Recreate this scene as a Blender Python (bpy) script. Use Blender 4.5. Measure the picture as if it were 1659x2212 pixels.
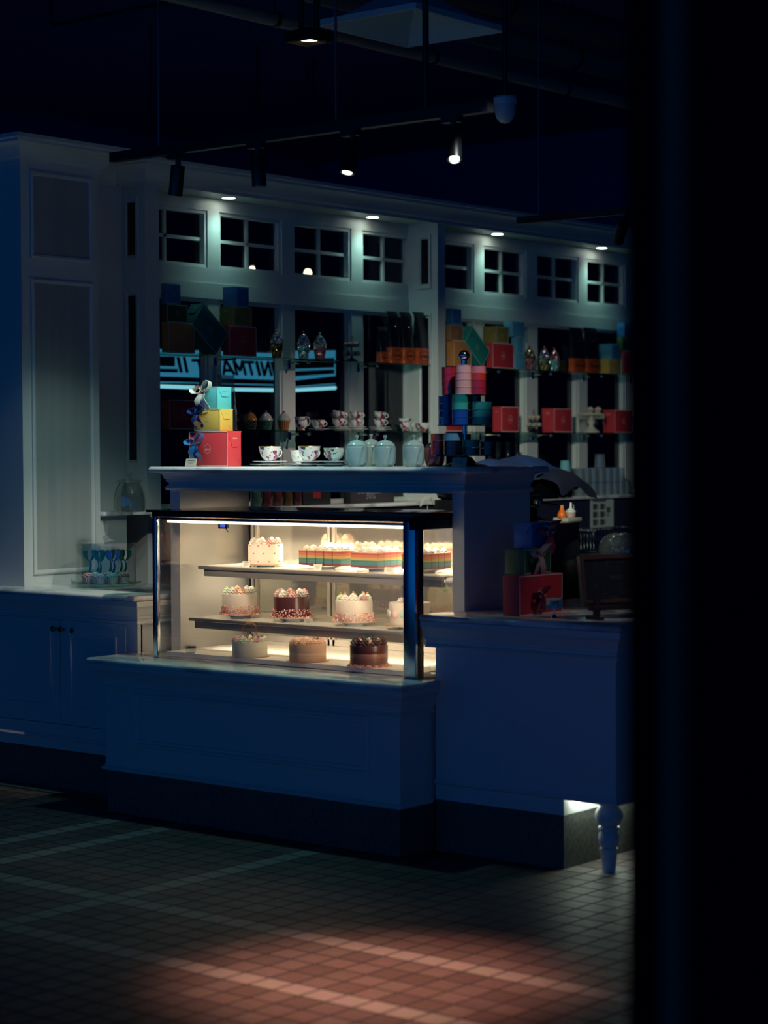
import bpy, bmesh, math, random
from math import sin, cos, pi, radians
from mathutils import Vector, Matrix
random.seed(7)
S = bpy.context.scene
COL = S.collection
for o in list(bpy.data.objects): bpy.data.objects.remove(o)

# ------------------------------------------------------------------ camera
# world: X runs along the counter fronts, Y runs along the back window wall, Z up; metres
FPX = 4420.5; PITCH = radians(1.704); ROLL = radians(-0.2588); AZ = radians(50.75); EYE = 1.57
fwd = Vector((-cos(AZ), sin(AZ), 0)); right = Vector((sin(AZ), cos(AZ), 0)); up = Vector((0, 0, 1))
cD = fwd*cos(PITCH) - up*sin(PITCH); cU = up*cos(PITCH) + fwd*sin(PITCH)
rx = right*cos(ROLL) + cU*sin(ROLL); ru = -right*sin(ROLL) + cU*cos(ROLL)
CAM = Vector((0, 0, EYE))
def at(x, y, X=None, Y=None, Z=None):
    """the point of a measured photo position lying on a plane of the room"""
    r = cD*FPX + rx*(x-829.5) - ru*(y-1106)
    t = X/r[0] if X is not None else (Y/r[1] if Y is not None else (Z-EYE)/r[2])
    return CAM + r*t
def size_at(px, p): return px*((Vector(p)-CAM).dot(cD))/FPX
cam = bpy.data.cameras.new('camera'); co = bpy.data.objects.new('camera', cam); COL.objects.link(co)
cam.sensor_fit = 'HORIZONTAL'; cam.sensor_width = 36; cam.lens = FPX/1659*36
co.matrix_world = Matrix(((rx.x, ru.x, -cD.x, CAM.x), (rx.y, ru.y, -cD.y, CAM.y), (rx.z, ru.z, -cD.z, CAM.z), (0, 0, 0, 1)))
cam.clip_start = .05; cam.dof.use_dof = True; cam.dof.focus_distance = 9.5; cam.dof.aperture_fstop = 3.0
S.camera = co
S.view_settings.view_transform = 'Standard'; S.view_settings.look = 'None'
S.view_settings.exposure = 0.0; S.view_settings.gamma = 1; S.view_settings.use_curve_mapping = False

# ------------------------------------------------------------------ world: faint blue night light from the open street side
W = bpy.data.worlds.new('world'); S.world = W; W.use_nodes = True
nt = W.node_tree; bg = nt.nodes['Background']
tc = nt.nodes.new('ShaderNodeTexCoord'); dt = nt.nodes.new('ShaderNodeVectorMath'); dt.operation = 'DOT_PRODUCT'
dt.inputs[1].default_value = Vector((0.25, -1, -0.18)).normalized()
nt.links.new(tc.outputs['Generated'], dt.inputs[0])
rp = nt.nodes.new('ShaderNodeValToRGB'); nt.links.new(dt.outputs['Value'], rp.inputs[0])
rp.color_ramp.elements[0].position = 0.0; rp.color_ramp.elements[0].color = (0.0006, 0.0012, 0.004, 1)
rp.color_ramp.elements[1].position = 1.0; rp.color_ramp.elements[1].color = (0.0, 0.090, 0.37, 1)
e = rp.color_ramp.elements.new(0.25); e.color = (0.0, 0.012, 0.030, 1)
nt.links.new(rp.outputs[0], bg.inputs[0]); bg.inputs[1].default_value = 1.0

def lamp(kind, loc, energy, color, aim=None, size=.05, spot=60, blend=.6, sx=None, sy=None, spread=105):
    l = bpy.data.lights.new('lamp_light', kind); l.energy = energy; l.color = color
    o = bpy.data.objects.new('lamp_light', l); COL.objects.link(o); o.location = loc
    if kind == 'SPOT': l.spot_size = radians(spot); l.spot_blend = blend; l.shadow_soft_size = size
    elif kind == 'POINT': l.shadow_soft_size = size
    elif kind == 'AREA':
        l.shape = 'RECTANGLE'; l.spread = radians(spread); l.size = sx; l.size_y = sy
    if aim is not None:
        o.rotation_euler = (Vector(aim)-Vector(loc)).to_track_quat('-Z', 'Y').to_euler()
    return o
COOL = (0.46, 1.0, 0.90); WARM = (1.0, 0.74, 0.52); NEUT = (1.0, 0.91, 0.80)
# ceiling lamp above the picture: warm pool on the tiles in the foreground
lamp('SPOT', (-3.9, 4.3, 3.9), 1600, (1, .46, .34), aim=at(800, 2120, Z=0), size=.12, spot=21, blend=1)
lamp('SPOT', (-3.9, 6.0, 3.4), 120, (.88, 1, .92), aim=(-5.38, 6.65, 1.70), size=.02, spot=22, blend=.35)  # unseen spot added to brighten the teapots and ribbon stand
lamp('SPOT', (-2.6, 6.5, 3.6), 36, (1, .88, .82), aim=(-4.33, 6.66, 1.05), size=.02, spot=13, blend=.7)  # another added spot, out of view, lifting the chalkboard and right counter boxes

# ------------------------------------------------------------------ materials
MATS = {}
def mat(name, col=(.8, .8, .8), rough=.5, metal=0, emit=0, ecol=None, spec=.5, noise=None, bump=None, trans=None, coat=0):
    if name in MATS: return MATS[name]
    m = bpy.data.materials.new(name); m.use_nodes = True; n = m.node_tree.nodes; L = m.node_tree.links
    b = n['Principled BSDF']; b.inputs['Base Color'].default_value = (*col, 1)
    b.inputs['Roughness'].default_value = rough; b.inputs['Metallic'].default_value = metal
    b.inputs['Specular IOR Level'].default_value = spec; b.inputs['Coat Weight'].default_value = coat
    if emit: b.inputs['Emission Color'].default_value = (*(ecol or col), 1); b.inputs['Emission Strength'].default_value = emit
    t = n.new('ShaderNodeTexCoord')
    if noise:                       # (scale vector, second colour, amount)
        mp = n.new('ShaderNodeMapping'); mp.inputs['Scale'].default_value = noise[0]
        nz = n.new('ShaderNodeTexNoise'); nz.inputs['Scale'].default_value = 1; nz.inputs['Detail'].default_value = 5
        L.new(t.outputs['Object'], mp.inputs[0]); L.new(mp.outputs[0], nz.inputs[0])
        r = n.new('ShaderNodeValToRGB'); r.color_ramp.elements[0].position = .35; r.color_ramp.elements[1].position = .35+noise[2]
        r.color_ramp.elements[0].color = (*noise[1], 1); r.color_ramp.elements[1].color = (*col, 1)
        L.new(nz.outputs[0], r.inputs[0]); L.new(r.outputs[0], b.inputs['Base Color'])
    if bump:
        nb = n.new('ShaderNodeTexNoise'); nb.inputs['Scale'].default_value = bump[0]; L.new(t.outputs['Object'], nb.inputs[0])
        bp = n.new('ShaderNodeBump'); bp.inputs['Strength'].default_value = bump[1]; bp.inputs['Distance'].default_value = .002
        L.new(nb.outputs[0], bp.inputs['Height']); L.new(bp.outputs[0], b.inputs['Normal'])
    MATS[name] = m; return m
def glass(name, tint=(.96, .98, .97), rough=.0, refl=1.0, ior=1.5, haze=0):
    """thin clear pane: transmits straight through, reflects by Fresnel"""
    if name in MATS: return MATS[name]
    m = bpy.data.materials.new(name); m.use_nodes = True; n = m.node_tree.nodes; L = m.node_tree.links
    n.clear(); o = n.new('ShaderNodeOutputMaterial'); mx = n.new('ShaderNodeMixShader'); tr = n.new('ShaderNodeBsdfTransparent')
    gl = n.new('ShaderNodeBsdfGlossy'); f0 = ((ior-1)/(ior+1))**2
    def M(op, a, b=None, c=None):
        q = n.new('ShaderNodeMath'); q.operation = op
        for i, x in enumerate((a, b, c)):
            if x is None: continue
            if isinstance(x, (int, float)): q.inputs[i].default_value = x
            else: L.new(x, q.inputs[i])
        return q.outputs[0]
    ge = n.new('ShaderNodeNewGeometry'); dp = n.new('ShaderNodeVectorMath'); dp.operation = 'DOT_PRODUCT'
    L.new(ge.outputs['Normal'], dp.inputs[0]); L.new(ge.outputs['Incoming'], dp.inputs[1])
    fz = M('MULTIPLY_ADD', M('POWER', M('SUBTRACT', 1, M('ABSOLUTE', dp.outputs['Value'])), 5), 1-f0, f0)
    fz = M('MINIMUM', M('MULTIPLY', fz, refl), .95)
    tr.inputs[0].default_value = (*tint, 1); gl.inputs['Roughness'].default_value = rough; gl.inputs[0].default_value = (1, 1, 1, 1)
    L.new(fz, mx.inputs[0])
    if haze:
        df = n.new('ShaderNodeBsdfTranslucent'); d2 = n.new('ShaderNodeBsdfDiffuse'); a1 = n.new('ShaderNodeMixShader'); a2 = n.new('ShaderNodeMixShader')
        L.new(df.outputs[0], a1.inputs[1]); L.new(d2.outputs[0], a1.inputs[2]); a1.inputs[0].default_value = .5; a2.inputs[0].default_value = haze
        L.new(tr.outputs[0], a2.inputs[1]); L.new(a1.outputs[0], a2.inputs[2]); L.new(a2.outputs[0], mx.inputs[1])
    else: L.new(tr.outputs[0], mx.inputs[1])
    if True:
        pass
    L.new(gl.outputs[0], mx.inputs[2]); L.new(mx.outputs[0], o.inputs[0])
    MATS[name] = m; return m
PAINT = mat('cream_paint', (.62, .63, .60), .42, bump=(60, .06))
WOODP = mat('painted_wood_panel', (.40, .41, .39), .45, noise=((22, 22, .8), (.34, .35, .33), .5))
MARBLE = mat('marble', (.78, .77, .73), .10, noise=((5, 9, 7), (.42, .42, .42), .16))
STONE = mat('plinth_stone', (.12, .125, .11), .6, noise=((60, 60, 60), (.05, .056, .052), .4), bump=(90, .3))
BLACK = mat('black_metal', (.008, .008, .010), .35)
BLACKG = mat('black_gloss', (.004, .004, .006), .12)
DARKW = mat('dark_wall', (.03, .03, .22), .85)
CHROME = mat('chrome', (.75, .77, .8), .08, 1)
STEEL = mat('brushed_steel', (.50, .47, .43), .3, 1)
BRASS = mat('brass', (.35, .25, .10), .25, 1)
PANE = glass('window_glass', (.5, .55, .55))
CLEAR = glass('clear_glass', (.97, .985, .98))
CASEG = glass('case_glass', (.985, .985, .98), refl=.8)
SHELFG = glass('shelf_glass', (.62, .80, .74), ior=1.5)
CRYST = glass('tumbler_glass', (.90, .96, .93), rough=.02, ior=1.9, haze=.14)
WHITE = mat('white_card', (.46, .43, .36), .7)
INK = mat('black_ink', (.02, .02, .02), .7)
CHINA = mat('white_china', (.80, .80, .76), .12, coat=.5)
GOLDR = mat('gold_rim', (.6, .42, .2), .3, .8)
def floral():
    m = mat('floral_china', (.8, .8, .76), .15, coat=.4); n = m.node_tree.nodes; L = m.node_tree.links; b = n['Principled BSDF']
    t = n.new('ShaderNodeTexCoord'); v = n.new('ShaderNodeTexVoronoi'); v.inputs['Scale'].default_value = 110; L.new(t.outputs['Object'], v.inputs[0])
    z = n.new('ShaderNodeTexNoise'); z.inputs['Scale'].default_value = 38; L.new(t.outputs['Object'], z.inputs[0])
    c = n.new('ShaderNodeMath'); c.operation = 'GREATER_THAN'; c.inputs[1].default_value = .56; L.new(z.outputs[0], c.inputs[0])
    sp = n.new('ShaderNodeSeparateColor'); L.new(v.outputs['Color'], sp.inputs[0])
    r = n.new('ShaderNodeValToRGB'); r.color_ramp.interpolation = 'CONSTANT'
    r.color_ramp.elements[0].color = (.35, .02, .12, 1); r.color_ramp.elements[1].position = .3; r.color_ramp.elements[1].color = (.05, .12, .05, 1)
    for p, cc in ((.5, (.10, .03, .2, 1)), (.68, (.6, .25, .04, 1)), (.8, (.6, .08, .15, 1))):
        e = r.color_ramp.elements.new(p); e.color = cc
    L.new(sp.outputs[0], r.inputs[0])
    mx = n.new('ShaderNodeMix'); mx.data_type = 'RGBA'; L.new(c.outputs[0], mx.inputs[0]); mx.inputs[6].default_value = (.8, .8, .76, 1)
    L.new(r.outputs[0], mx.inputs[7]); L.new(mx.outputs[2], b.inputs['Base Color']); return m
FLORAL = floral()

# ------------------------------------------------------------------ mesh builder
_txt = {}
def text_geo(s, extr=.0, bold=0):
    if (s, extr) in _txt: return _txt[(s, extr)]
    c = bpy.data.curves.new('t', 'FONT'); c.body = s; c.size = 1; c.extrude = extr; c.align_x = 'LEFT'; c.resolution_u = 3; c.offset = bold
    o = bpy.data.objects.new('t', c); COL.objects.link(o); bpy.context.view_layer.update()
    me = o.to_mesh(); vs = [tuple(v.co) for v in me.vertices]; fs = [tuple(p.vertices) for p in me.polygons]
    o.to_mesh_clear(); bpy.data.objects.remove(o); bpy.data.curves.remove(c)
    x0 = min(v[0] for v in vs); x1 = max(v[0] for v in vs); y0 = min(v[1] for v in vs); y1 = max(v[1] for v in vs)
    r = ([(v[0]-x0, v[1]-y0, v[2]) for v in vs], fs, x1-x0, y1-y0); _txt[(s, extr)] = r; return r
class MB:
    def __init__(s): s.v = []; s.f = []; s.m = []; s.M = Matrix.Identity(4)
    def add(s, vs, fs, mt=0):
        k = len(s.v); flip = s.M.to_3x3().determinant() < 0
        s.v += [tuple(s.M @ Vector(v)) for v in vs]
        for f in fs:
            g = [i+k for i in f]; s.f.append(g[::-1] if flip else g); s.m.append(mt)
        return s
    def box(s, x0, x1, y0, y1, z0, z1, mt=0, bev=0):
        if bev:
            b = bmesh.new(); bmesh.ops.create_cube(b, size=1)
            for v in b.verts: v.co = ((x0+x1)/2+v.co.x*(x1-x0), (y0+y1)/2+v.co.y*(y1-y0), (z0+z1)/2+v.co.z*(z1-z0))
            bmesh.ops.bevel(b, geom=list(b.edges), offset=bev, segments=2, affect='EDGES', profile=.5); b.verts.index_update()
            s.add([v.co[:] for v in b.verts], [[v.index for v in f.verts] for f in b.faces], mt); b.free(); return s
        vs = [(x, y, z) for x in (x0, x1) for y in (y0, y1) for z in (z0, z1)]
        return s.add(vs, [(0, 1, 3, 2), (4, 6, 7, 5), (0, 4, 5, 1), (2, 3, 7, 6), (0, 2, 6, 4), (1, 5, 7, 3)], mt)
    def lathe(s, pr, cx=0, cy=0, cz=0, n=24, mt=0, mod=None):
        vs = []; fs = []; k = len(pr)
        for i in range(n):
            a = 2*pi*i/n
            for (r, z) in pr:
                q = r*(mod(a, z) if mod else 1); vs.append((cx+q*cos(a), cy+q*sin(a), cz+z))
        for i in range(n):
            j = (i+1) % n
            for q in range(k-1): fs.append((i*k+q, j*k+q, j*k+q+1, i*k+q+1))
        if pr[0][0] > 1e-5: fs.append([i*k for i in range(n)][::-1])
        if pr[-1][0] > 1e-5: fs.append([i*k+k-1 for i in range(n)])
        return s.add(vs, fs, mt)
    def shell(s, pr, cx=0, cy=0, cz=0, n=24, t=.002, mt=0, mod=None):
        """open vessel: outer profile bottom to rim, inner wall offset by t"""
        inner = [(max(r-t, 0), z+(t if i == 0 else 0)) for i, (r, z) in enumerate(pr)]
        inner[0] = (0, inner[0][1]); inner[-1] = (pr[-1][0]-t, pr[-1][1])
        full = [(0, pr[0][1])] + pr + inner[::-1]
        return s.lathe(full, cx, cy, cz, n, mt, mod)
    def tube(s, pts, r, n=8, mt=0, closed=False):
        P = [Vector(p) for p in pts]; m = len(P); vs = []; fs = []; u = None
        for i, p in enumerate(P):
            a = P[(i-1) % m] if (closed or i > 0) else p; b = P[(i+1) % m] if (closed or i < m-1) else p
            t = (b-a).normalized()
            if u is None: u = t.orthogonal().normalized()
            u = (u - t*u.dot(t)).normalized(); w = t.cross(u); rr = r[i] if isinstance(r, (list, tuple)) else r
            for j in range(n): vs.append(p + (u*cos(2*pi*j/n)+w*sin(2*pi*j/n))*rr)
        for i in range(m if closed else m-1):
            k = (i+1) % m
            for j in range(n): fs.append((i*n+j, i*n+(j+1) % n, k*n+(j+1) % n, k*n+j))
        if not closed: fs.append(list(range(n))[::-1]); fs.append([(m-1)*n+j for j in range(n)])
        return s.add(vs, fs, mt)
    def ball(s, c, r, n=12, mt=0, sz=1, sx=1, sy=1):
        k = max(5, n//2); pr = [(max(1e-6, r*sin(pi*i/k)), -r*sz*cos(pi*i/k)) for i in range(k+1)]; pr[0] = (0, pr[0][1]); pr[-1] = (0, pr[-1][1])
        vs = []; M0 = s.M.copy(); s.M = M0 @ Matrix.Translation(c) @ Matrix.Diagonal((sx, sy, 1, 1)); s.lathe(pr, n=n, mt=mt); s.M = M0; return s
    def strip(s, pts, wv, w, t=.0008, mt=0):
        """flat ribbon along pts; wv the width direction (one or one per point)"""
        P = [Vector(p) for p in pts]; vs = []; fs = []; m = len(P)
        for i, p in enumerate(P):
            d = (P[min(i+1, m-1)]-P[max(i-1, 0)]).normalized(); q = Vector(wv[i] if isinstance(wv, list) else wv).normalized(); nn = d.cross(q).normalized()*t/2
            ww = (w[i] if isinstance(w, list) else w)/2
            vs += [p-q*ww-nn, p+q*ww-nn, p+q*ww+nn, p-q*ww+nn]
        for i in range(m-1):
            for j in range(4): fs.append((i*4+j, i*4+(j+1) % 4, i*4+4+(j+1) % 4, i*4+4+j))
        fs.append((3, 2, 1, 0)); fs.append([(m-1)*4+j for j in range(4)]); return s.add(vs, fs, mt)
    def sweep(s, path, prof, mt=0):
        """moulding: prof [(out, z)] carried along the path with mitred corners, outwards = right of travel"""
        P = [Vector((p[0], p[1])) for p in path]; m = len(P); k = len(prof); vs = []; fs = []
        for i, p in enumerate(P):
            a = (P[i]-P[i-1]).normalized() if i > 0 else (P[1]-P[0]).normalized()
            b = (P[i+1]-P[i]).normalized() if i < m-1 else a
            na = Vector((a.y, -a.x)); nb = Vector((b.y, -b.x)); q = (na+nb).normalized(); q = q/q.dot(na)
            for (o, z) in prof: vs.append((p.x+q.x*o, p.y+q.y*o, z))
        for i in range(m-1):
            for j in range(k): fs.append((i*k+j, i*k+(j+1) % k, i*k+k+(j+1) % k, i*k+k+j))
        fs.append(list(range(k))[::-1]); fs.append([(m-1)*k+j for j in range(k)]); return s.add(vs, fs, mt)
    def prism(s, poly, z0, z1, mt=0, bev=0):
        n = len(poly); vs = [(x, y, z0) for x, y in poly]+[(x, y, z1) for x, y in poly]
        fs = [list(range(n))[::-1], list(range(n, 2*n))]+[(i, (i+1) % n, n+(i+1) % n, n+i) for i in range(n)]
        if bev:
            b = bmesh.new(); bv = [b.verts.new(v) for v in vs]; [b.faces.new([bv[i] for i in f]) for f in fs]
            bmesh.ops.recalc_face_normals(b, faces=list(b.faces))
            bmesh.ops.bevel(b, geom=list(b.edges), offset=bev, segments=3, affect='EDGES', profile=.5); b.verts.index_update()
            s.add([v.co[:] for v in b.verts], [[v.index for v in f.verts] for f in b.faces], mt); b.free(); return s
        return s.add(vs, fs, mt)
    def ring(s, O, u, v, n, a0, a1, b0, b1, prof, mt=0, fill=False):
        """mitred rectangular frame on a plane; prof [(inset, height)]"""
        O, u, v, n = map(Vector, (O, u, v, n)); vs = []; fs = []
        for (i, h) in prof:
            for (a, b) in ((a0+i, b0+i), (a1-i, b0+i), (a1-i, b1-i), (a0+i, b1-i)): vs.append(O+u*a+v*b+n*h)
        for k in range(len(prof)-1):
            for j in range(4): fs.append((k*4+j, k*4+(j+1) % 4, k*4+4+(j+1) % 4, k*4+4+j))
        if fill: fs.append([(len(prof)-1)*4+j for j in range(4)])
        return s.add(vs, fs, mt)
    def text(s, t, O, u, v, w=None, h=None, mt=0, extr=.01, centre=True, bold=0):
        """flat lettering: O origin (centre), u reading direction, v up; fitted to width w or height h"""
        vs, fs, tw, th = text_geo(t, extr, bold); O, u, v = Vector(O), Vector(u).normalized(), Vector(v).normalized(); nn = u.cross(v)
        kx = (w/tw) if w else (h/th); ky = (h/th) if h else kx
        ox = -tw/2 if centre else 0; oy = -th/2 if centre else 0
        return s.add([O+u*(x+ox)*kx+v*(y+oy)*ky+nn*(z*kx) for x, y, z in vs], fs, mt)
    def oval(s, O, u, v, ra, rb, t, mt=0, n=28, h=.0006):
        O, u, v = Vector(O), Vector(u).normalized(), Vector(v).normalized(); nn = u.cross(v)*h
        vs = []; fs = []
        for i in range(n):
            a = 2*pi*i/n
            for k in (0, t): vs.append(O+u*cos(a)*(ra-k)+v*sin(a)*(rb-k)+nn)
        for i in range(n): j = (i+1) % n; fs.append((2*i, 2*j, 2*j+1, 2*i+1))
        return s.add(vs, fs, mt)
    def build(s, name, mats, parent=None, loc=(0, 0, 0), rz=0, rot=None, flip=False):
        me = bpy.data.meshes.new(name); me.from_pydata(s.v, [], s.f)
        for m in (mats if isinstance(mats, (list, tuple)) else [mats]): me.materials.append(m)
        me.polygons.foreach_set('material_index', s.m)
        b = bmesh.new(); b.from_mesh(me); bmesh.ops.recalc_face_normals(b, faces=list(b.faces)); b.to_mesh(me); b.free()
        me.polygons.foreach_set('use_smooth', [True]*len(me.polygons)); me.set_sharp_from_angle(angle=radians(32)); me.update()
        o = bpy.data.objects.new(name, me); COL.objects.link(o); o.location = loc; o.rotation_euler = rot if rot else (0, 0, rz)
        if parent: o.parent = parent
        return o
def tag(o, label=None, cat=None, group=None, kind=None):
    for k, v in (('label', label), ('category', cat), ('group', group), ('kind', kind)):
        if v: o[k] = v
    return o
def thing(name, label, cat, loc=(0, 0, 0), rz=0, group=None):
    o = bpy.data.objects.new(name, None); o.empty_display_size = .05; COL.objects.link(o); o.location = loc; o.rotation_euler = (0, 0, rz)
    return tag(o, label, cat, group)
def copy_tree(o, parent=None):
    c = o.copy(); COL.objects.link(c); c.parent = parent
    for ch in list(o.children): copy_tree(ch, c)
    return c
def struct(o): return tag(o, kind='structure')

# ------------------------------------------------------------------ room shell
def tile_mat():
    m = mat('floor_tiles', (.2, .08, .05), .38); n = m.node_tree.nodes; L = m.node_tree.links; b = n['Principled BSDF']
    t = n.new('ShaderNodeTexCoord'); P = .102
    mp = n.new('ShaderNodeMapping'); mp.inputs['Location'].default_value = ((5.28+P/2)/P, (-5.091)/P, 0); mp.inputs['Scale'].default_value = (1/P, 1/P, 1)
    L.new(t.outputs['Object'], mp.inputs[0])
    fl = n.new('ShaderNodeVectorMath'); fl.operation = 'FLOOR'; L.new(mp.outputs[0], fl.inputs[0])
    fr = n.new('ShaderNodeVectorMath'); fr.operation = 'FRACTION'; L.new(mp.outputs[0], fr.inputs[0])
    sf = n.new('ShaderNodeSeparateXYZ'); L.new(fr.outputs[0], sf.inputs[0]); sc = n.new('ShaderNodeSeparateXYZ'); L.new(fl.outputs[0], sc.inputs[0])
    def M(op, a, bb=None, c=None):
        q = n.new('ShaderNodeMath'); q.operation = op
        for i, x in enumerate((a, bb, c)):
            if x is None: continue
            if isinstance(x, (int, float)): q.inputs[i].default_value = x
            else: L.new(x, q.inputs[i])
        return q.outputs[0]
    def edge(c): return M('GREATER_THAN', M('ABSOLUTE', M('SUBTRACT', c, .5)), .456)
    grout = M('MAXIMUM', edge(sf.outputs[0]), edge(sf.outputs[1]))
    bands = None
    for (axis, k) in ((0, 0), (0, -8), (0, -11), (1, -2), (1, -7), (1, 12)):
        q = M('COMPARE', sc.outputs[axis], k, .3); bands = q if bands is None else M('MAXIMUM', bands, q)
    wn = n.new('ShaderNodeTexWhiteNoise'); wn.noise_dimensions = '2D'; L.new(fl.outputs[0], wn.inputs[0])
    r = n.new('ShaderNodeValToRGB'); L.new(wn.outputs[0], r.inputs[0])
    r.color_ramp.elements[0].color = (.066, .040, .033, 1); r.color_ramp.elements[1].color = (.095, .054, .043, 1)
    e = r.color_ramp.elements.new(.9); e.color = (.11, .08, .068, 1)
    nz = n.new('ShaderNodeTexNoise'); nz.inputs['Scale'].default_value = 14; nz.inputs['Detail'].default_value = 6; L.new(t.outputs['Object'], nz.inputs[0])
    def mix(f, a, bb, mode='MIX'):
        q = n.new('ShaderNodeMix'); q.data_type = 'RGBA'; q.blend_type = mode
        if isinstance(f, float): q.inputs[0].default_value = f
        else: L.new(f, q.inputs[0])
        for i, x in ((6, a), (7, bb)):
            if isinstance(x, tuple): q.inputs[i].default_value = (*x, 1)
            else: L.new(x, q.inputs[i])
        return q.outputs[2]
    c = mix(bands, r.outputs[0], (.20, .185, .16)); c = mix(.35, c, nz.outputs[1], 'MULTIPLY'); c = mix(grout, c, (.003, .003, .004))
    L.new(c, b.inputs['Base Color'])
    rr = M('ADD', M('MULTIPLY', nz.outputs[0], .25), .40); rr = M('MAXIMUM', rr, M('MULTIPLY', grout, .9)); L.new(rr, b.inputs['Roughness'])
    bp = n.new('ShaderNodeBump'); bp.inputs['Strength'].default_value = .5; bp.inputs['Distance'].default_value = .002; bp.invert = True
    L.new(grout, bp.inputs['Height']); L.new(bp.outputs[0], b.inputs['Normal']); return m
struct(MB().box(-14, 3, -3, 15, -.05, 0).build('floor', tile_mat()))
struct(MB().box(-14, 3, -3, 15, 4.35, 4.45).build('ceiling', DARKW))
struct(MB().box(-13.1, -13, -3, 15, 0, 4.35).build('wall_back', DARKW))
struct(MB().box(-14, 3, 15, 15.1, 0, 4.35).build('wall_right', DARKW))
# window wall behind the counter
XF = -7.88; XG = -7.925; XC = -7.65
Yp = lambda px, X=XF: at(px, 700, X=X)[1]
Z_UT, Z_UB, Z_LT, Z_SILL = 2.893, 2.582, 2.412, 1.27
y_c1a, y_c1b = Yp(315, XC), Yp(345, XC); y_c2a, y_c2b = Yp(946, XC), Yp(962, XC)
op1 = [(y_c1b, Yp(450)), (Yp(475), Yp(610)), (Yp(635), Yp(760)), (Yp(783), Yp(890))]
op2 = [(y_c2b+.02, Yp(1025)), (Yp(1045), Yp(1137)), (Yp(1160), Yp(1250)), (Yp(1268), Yp(1352)), (Yp(1372), Yp(1450)), (Yp(1470), Yp(1540))]
yend = op2[-1][1]+.1
b = MB()
b.box(-7.938, XF, y_c1b, yend, Z_UT, 2.964); b.box(-7.938, XF, y_c1b, yend, Z_LT, Z_UB)
b.box(-7.938, XF, y_c1b, yend, .01, Z_SILL); b.box(XF, XF+.006, y_c1b, yend, Z_LT, Z_LT+.085)
prev = y_c1b
for (a, c) in op1+[(y_c2a+.01, y_c2a+.012)]+op2+[(yend, yend)]:
    if a-prev > .001: b.box(-7.938, XF, prev, a, Z_UB, Z_UT); b.box(-7.938, XF, prev, a, Z_SILL, Z_LT)
    prev = c
struct(b.build('trim_1', PAINT))
for k, (ya, yb) in enumerate(((y_c1a, y_c1b), (y_c2a, y_c2b), (yend-.05, yend+.05))):
    b = MB(); b.box(-7.938, XC, ya, yb, 0, 3.06)
    for (za, zb) in ((Z_UB-.02, Z_UT), (1.5, Z_LT)):
        b.ring((0, ya, 0), (1, 0, 0), (0, 0, 1), (0, -1, 0), -7.80, -7.70, za, zb, [(0, 0), (0, .008), (.012, .008), (.02, .002)])
        b.box(-7.775, -7.725, ya-.003, ya, za+.03, zb-.03, 1)
    struct(b.build('trim_%d' % (k+2), [PAINT, BLACKG]))
# recess wall between tower and first column
struct(MB().box(-8.02, -7.82, 7.08, y_c1a, .5, 2.96).build('wall_left', PAINT))
# soffit and crown
CROWN = [(0, 2.945), (.012, 2.945), (.012, 2.962), (.03, 2.972), (.045, 3.0), (.075, 3.025), (.095, 3.032), (.095, 3.045), (.115, 3.05), (.115, 3.068), (0, 3.068)]
b = MB(); b.box(-8.02, -7.60, y_c1a, yend+.3, 2.965, 3.06); b.sweep([(-7.82, 6.98), (-7.82, y_c1a-.04), (-7.60, y_c1a-.04), (-7.60, yend+.3)], CROWN)
struct(b.build('trim_5', PAINT))
# windows
def window(n, ya, yb, za, zb, cross):
    f = MB(); t = .018
    f.box(XG-.01, XF-.008, ya, ya+t, za, zb); f.box(XG-.01, XF-.008, yb-t, yb, za, zb); f.box(XG-.01, XF-.008, ya+t, yb-t, za, za+t); f.box(XG-.01, XF-.008, ya+t, yb-t, zb-t, zb)
    if cross: f.box(XG-.012, XG+.016, (ya+yb)/2-.009, (ya+yb)/2+.009, za, zb); f.box(XG-.012, XG+.016, ya, yb, (za+zb)/2-.009, (za+zb)/2+.009)
    o = struct(f.build('window_%d' % n, PAINT)); MB().box(XG-.003, XG+.001, ya+.01, yb-.01, za+.01, zb-.01).build('window_pane', PANE, o)
n = 1
for (a, c) in op1+op2:
    window(n, a, c, Z_UB, Z_UT, True); n += 1
for (a, c) in op1+op2:
    window(n, a, c, Z_SILL, Z_LT, False); n += 1

# ------------------------------------------------------------------ cabinets
MOULD = lambda zt: [(0, zt-.105), (.016, zt-.105), (.020, zt-.099), (.016, zt-.093), (.010, zt-.09), (.010, zt-.082), (.018, zt-.078), (.018, zt-.068), (.024, zt-.062), (.028, zt-.045), (.036, zt-.03), (.046, zt-.022), (.046, zt), (0, zt)]
PANEL = [(0, 0), (0, .006), (.006, .012), (.014, .012), (.02, .005), (.03, .005), (.034, .001)]
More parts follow.
